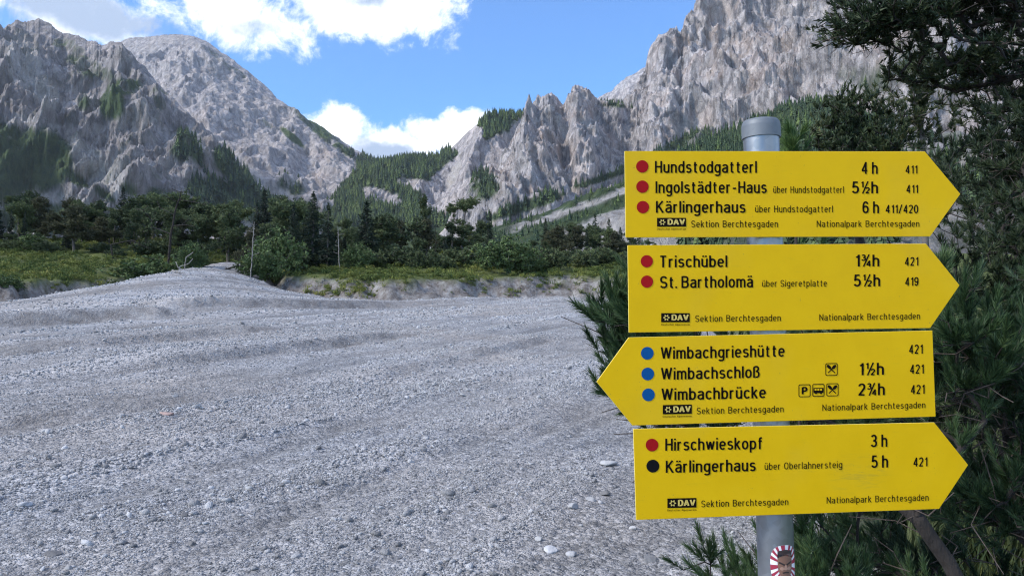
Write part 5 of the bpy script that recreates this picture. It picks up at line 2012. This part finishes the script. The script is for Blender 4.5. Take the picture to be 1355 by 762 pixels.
frame_outline(B3, 1092, 480.4, 1108.2, 497, dy=-.02)
cutlery(B3, 1100.1, 488.6)
frame_outline(B3, 1093.3, 507, 1109.4, 524, dy=-.02)
cutlery(B3, 1101.3, 515.5)
frame_outline(B3, 1056.5, 508.4, 1072.4, 525.2, dy=-.02)
lettering(B3, 'P', 1060.6, 1068.4, 521.4, 521.2, 9.4, M_BLACK, .035, name='pictogram')
frame_outline(B3, 1074.8, 507.8, 1090.8, 524.6, dy=-.02)
flat_poly('pictogram', [(1076.2, 513), (1089.4, 512.8), (1089.4, 519), (1088, 519.8), (1077.4, 520), (1076.2, 519.2)], M_BLACK, B3, .0006)
for x in (1077.6, 1081.2, 1084.8):
    flat_poly('pictogram_window', [(x, 514.2), (x + 2.6, 514.2), (x + 2.6, 516.4), (x, 516.4)], M_SIGN, B3, .0010)
for x in (1079.5, 1086.2):
    flat_poly('pictogram', [(x + 1.3 * math.cos(t), 520 + 1.3 * math.sin(t)) for t in np.linspace(0, 6.28, 11)[:-1]], M_BLACK, B3, .0008)

B4 = board('sign_board', 'lowest yellow arrow board pointing right, with one red and one black dot', [(838, 567.3), (1236.4, 558.7), (1281.3, 614.8), (1242.8, 673), (841.8, 687.6)])
dot(B4, 862.7, 588.4, 8.4, M_RED)
dot(B4, 863.8, 616.2, 8.5, M_DOTBLACK)
lettering(B4, 'Hirschwieskopf', 880.2, 1008.2, 596, 593.8, 16)
lettering(B4, 'Kärlingerhaus', 880.8, 999.9, 625.1, 622.8, 16)
lettering(B4, 'über Oberlahnersteig', 1011.6, 1114.3, 621.2, 618.7, 9.2, M_BROWN, .004, 1.5)
lettering(B4, '3 h', 1152, 1174, 591.2, 590.6, 16.4)
lettering(B4, '5 h', 1152.7, 1175, 618.6, 618, 16.4)
lettering(B4, '421', 1208.3, 1227, 617, 616.4, 12)
lettering(B4, SB, 928, 1043, 670.6, 667.7, 9, M_BROWN, .004, 1.7)
lettering(B4, NP, 1093.7, 1228.6, 665.8, 661.9, 8.8, M_BROWN, .004, 1.7)
logo(B4, 883, 921.4, 659, 671.6, -0.02)


def clamp(py):
    """steel strap round the post behind a board with its two bolts"""
    s = on_board(1016, py)[1] - b_[1]
    me = lathe([pole_axis(s - .009), pole_axis(s - .009), pole_axis(s + .009), pole_axis(s + .009)], [POLE_R * .98, POLE_R + .0022, POLE_R + .0022, POLE_R * .98], 40).mesh('clamp', M_CLAMP, True)
    o = link('clamp', me, post)
    return o


for py in (257, 378, 500, 622):
    clamp(py)


# round ray-pattern sticker low on the post, wrapped round the steel
def sticker():
    c0 = on_board(1029, 748)
    axis_s = (c0[1] - b_[1])
    A = pole_axis(axis_s)
    up_ = pole_axis(axis_s + 1) - A
    up_ /= np.linalg.norm(up_)
    outv = SN - up_ * (SN @ up_)
    outv /= np.linalg.norm(outv)
    side = np.cross(up_, outv)
    if side @ SU < 0:
        side = -side

    def wrap(a, h, r):
        """a: arc metres to the right, h: metres up"""
        R = POLE_R + r
        th = (a + 0.0035) / POLE_R
        return A + up_ * h + outv * (R * math.cos(th)) + side * (R * math.sin(th))
    RX, RY = 0.0255, 0.0335

    def patch(name, poly, mat, r):
        # poly as fan in (a, h), subdivided so that it follows the curve
        V, Fc = [], []
        c = np.mean(poly, axis=0)
        rings = 5
        k = len(poly)
        for j in range(rings + 1):
            for p in poly:
                q = c + (np.array(p) - c) * (j / rings)
                V.append(wrap(q[0], q[1], r))
        for j in range(rings):
            for i in range(k):
                Fc.append((j * k + i, j * k + (i + 1) % k, (j + 1) * k + (i + 1) % k, (j + 1) * k + i))
        o_ = link(name, mesh_np(name, V, np.array(Fc), mat, True), st_root)
        return o_
    base_poly = [(RX * math.copysign(abs(math.cos(t)) ** .75, math.cos(t)), RY * math.copysign(abs(math.sin(t)) ** .75, math.sin(t))) for t in np.linspace(0, 2 * math.pi, 41)[:-1]]
    V, Fc = [], []
    rings = 6
    k = len(base_poly)
    for j in range(rings + 1):
        for p in base_poly:
            V.append(wrap(p[0] * j / rings, p[1] * j / rings, .0004))
    for j in range(rings):
        for i in range(k):
            Fc.append((j * k + i, j * k + (i + 1) % k, (j + 1) * k + (i + 1) % k, (j + 1) * k + i))
    st_root = link('sticker', mesh_np('sticker', V, np.array(Fc), M_WHITE, True), post)
    st_root['label'] = 'small red and white ray sticker with a scowling face'
    n = 16
    for i in range(n):
        a0 = 2 * math.pi * (i + .0) / n
        a1 = a0 + math.pi / n
        def rim(t, f):
            return np.array([RX * f * math.copysign(abs(math.cos(t)) ** .75, math.cos(t)), RY * f * math.copysign(abs(math.sin(t)) ** .75, math.sin(t))])
        V = []
        m = 7
        for j in range(m):
            f = .45 + (.55) * j / (m - 1)
            V += [wrap(*rim(a0, f), .0007), wrap(*rim(a1, f), .0007)]
        Fc = [(2 * j, 2 * j + 1, 2 * j + 3, 2 * j + 2) for j in range(m - 1)]
        link('sticker_ray', mesh_np('sticker_ray', V, np.array(Fc), M_STICK_RED, True), st_root)

    def ell(cx, cy, rx, ry, k=20, sq=1.0):
        return [(cx + rx * math.cos(t), cy + ry * math.sin(t)) for t in np.linspace(0, 2 * math.pi, k + 1)[:-1]]
    patch('sticker_face', [(-.0125, .022), (0, .024), (.0125, .022), (.0135, .008), (.0128, -.008), (.009, -.019), (.004, -.0235), (-.004, -.0235), (-.009, -.019), (-.0128, -.008), (-.0135, .008)], M_SKIN, .0010)
    patch('sticker_hair', [(-.0128, .0235), (0, .0262), (.0128, .0235), (.0138, .012), (.012, .0145), (0, .0165), (-.012, .0145), (-.0138, .012)], M_DARK, .0013)
    for s in (-1, 1):
        patch('sticker_brow', [(s * .0015, .0015), (s * .011, .0062), (s * .0118, .0035), (s * .002, -.0015)], M_DARK, .0015)
        patch('sticker_cheek', ell(s * .0065, -.006, .0035, .003), M_SKIN_LT, .0013)
    patch('sticker_nose', [(-.0015, 0), (.0015, 0), (.0035, -.0075), (0, -.009), (-.0035, -.0075)], M_SKIN_LT, .0014)
    patch('sticker_mouth', [(-.006, -.0125), (0, -.011), (.006, -.0125), (.0055, -.0145), (0, -.0135), (-.0055, -.0145)], M_DARK, .0015)


sticker()

# ------------------------------------------------------------------ haze
def haze():
    x0, x1, y0, y1, z0, z1 = -4200, 4200, -300, 3600, -30, 1500
    V = [(x, y, z) for z in (z0, z1) for y in (y0, y1) for x in (x0, x1)]
    Q = [(0, 2, 3, 1), (4, 5, 7, 6), (0, 1, 5, 4), (2, 6, 7, 3), (0, 4, 6, 2), (1, 3, 7, 5)]
    m = bpy.data.materials.new('haze')
    m.use_nodes = True
    t = NT(m.node_tree)
    o_ = t.n('ShaderNodeOutputMaterial')
    v = t.n('ShaderNodeVolumePrincipled')
    v.inputs['Color'].default_value = (0.80, 0.88, 1.0, 1)
    v.inputs['Density'].default_value = 0.00005
    v.inputs['Anisotropy'].default_value = 0.2
    t.l(v.outputs[0], o_.inputs['Volume'])
    o = link('haze', mesh_np('haze', V, np.array(Q), m))
    tag(o, 'thin bluish mountain air filling the valley', kind='stuff')


HAZE = True
if HAZE:
    haze()

print('tris', sum(len(m.loops) - 2 * len(m.polygons) for m in bpy.data.meshes))
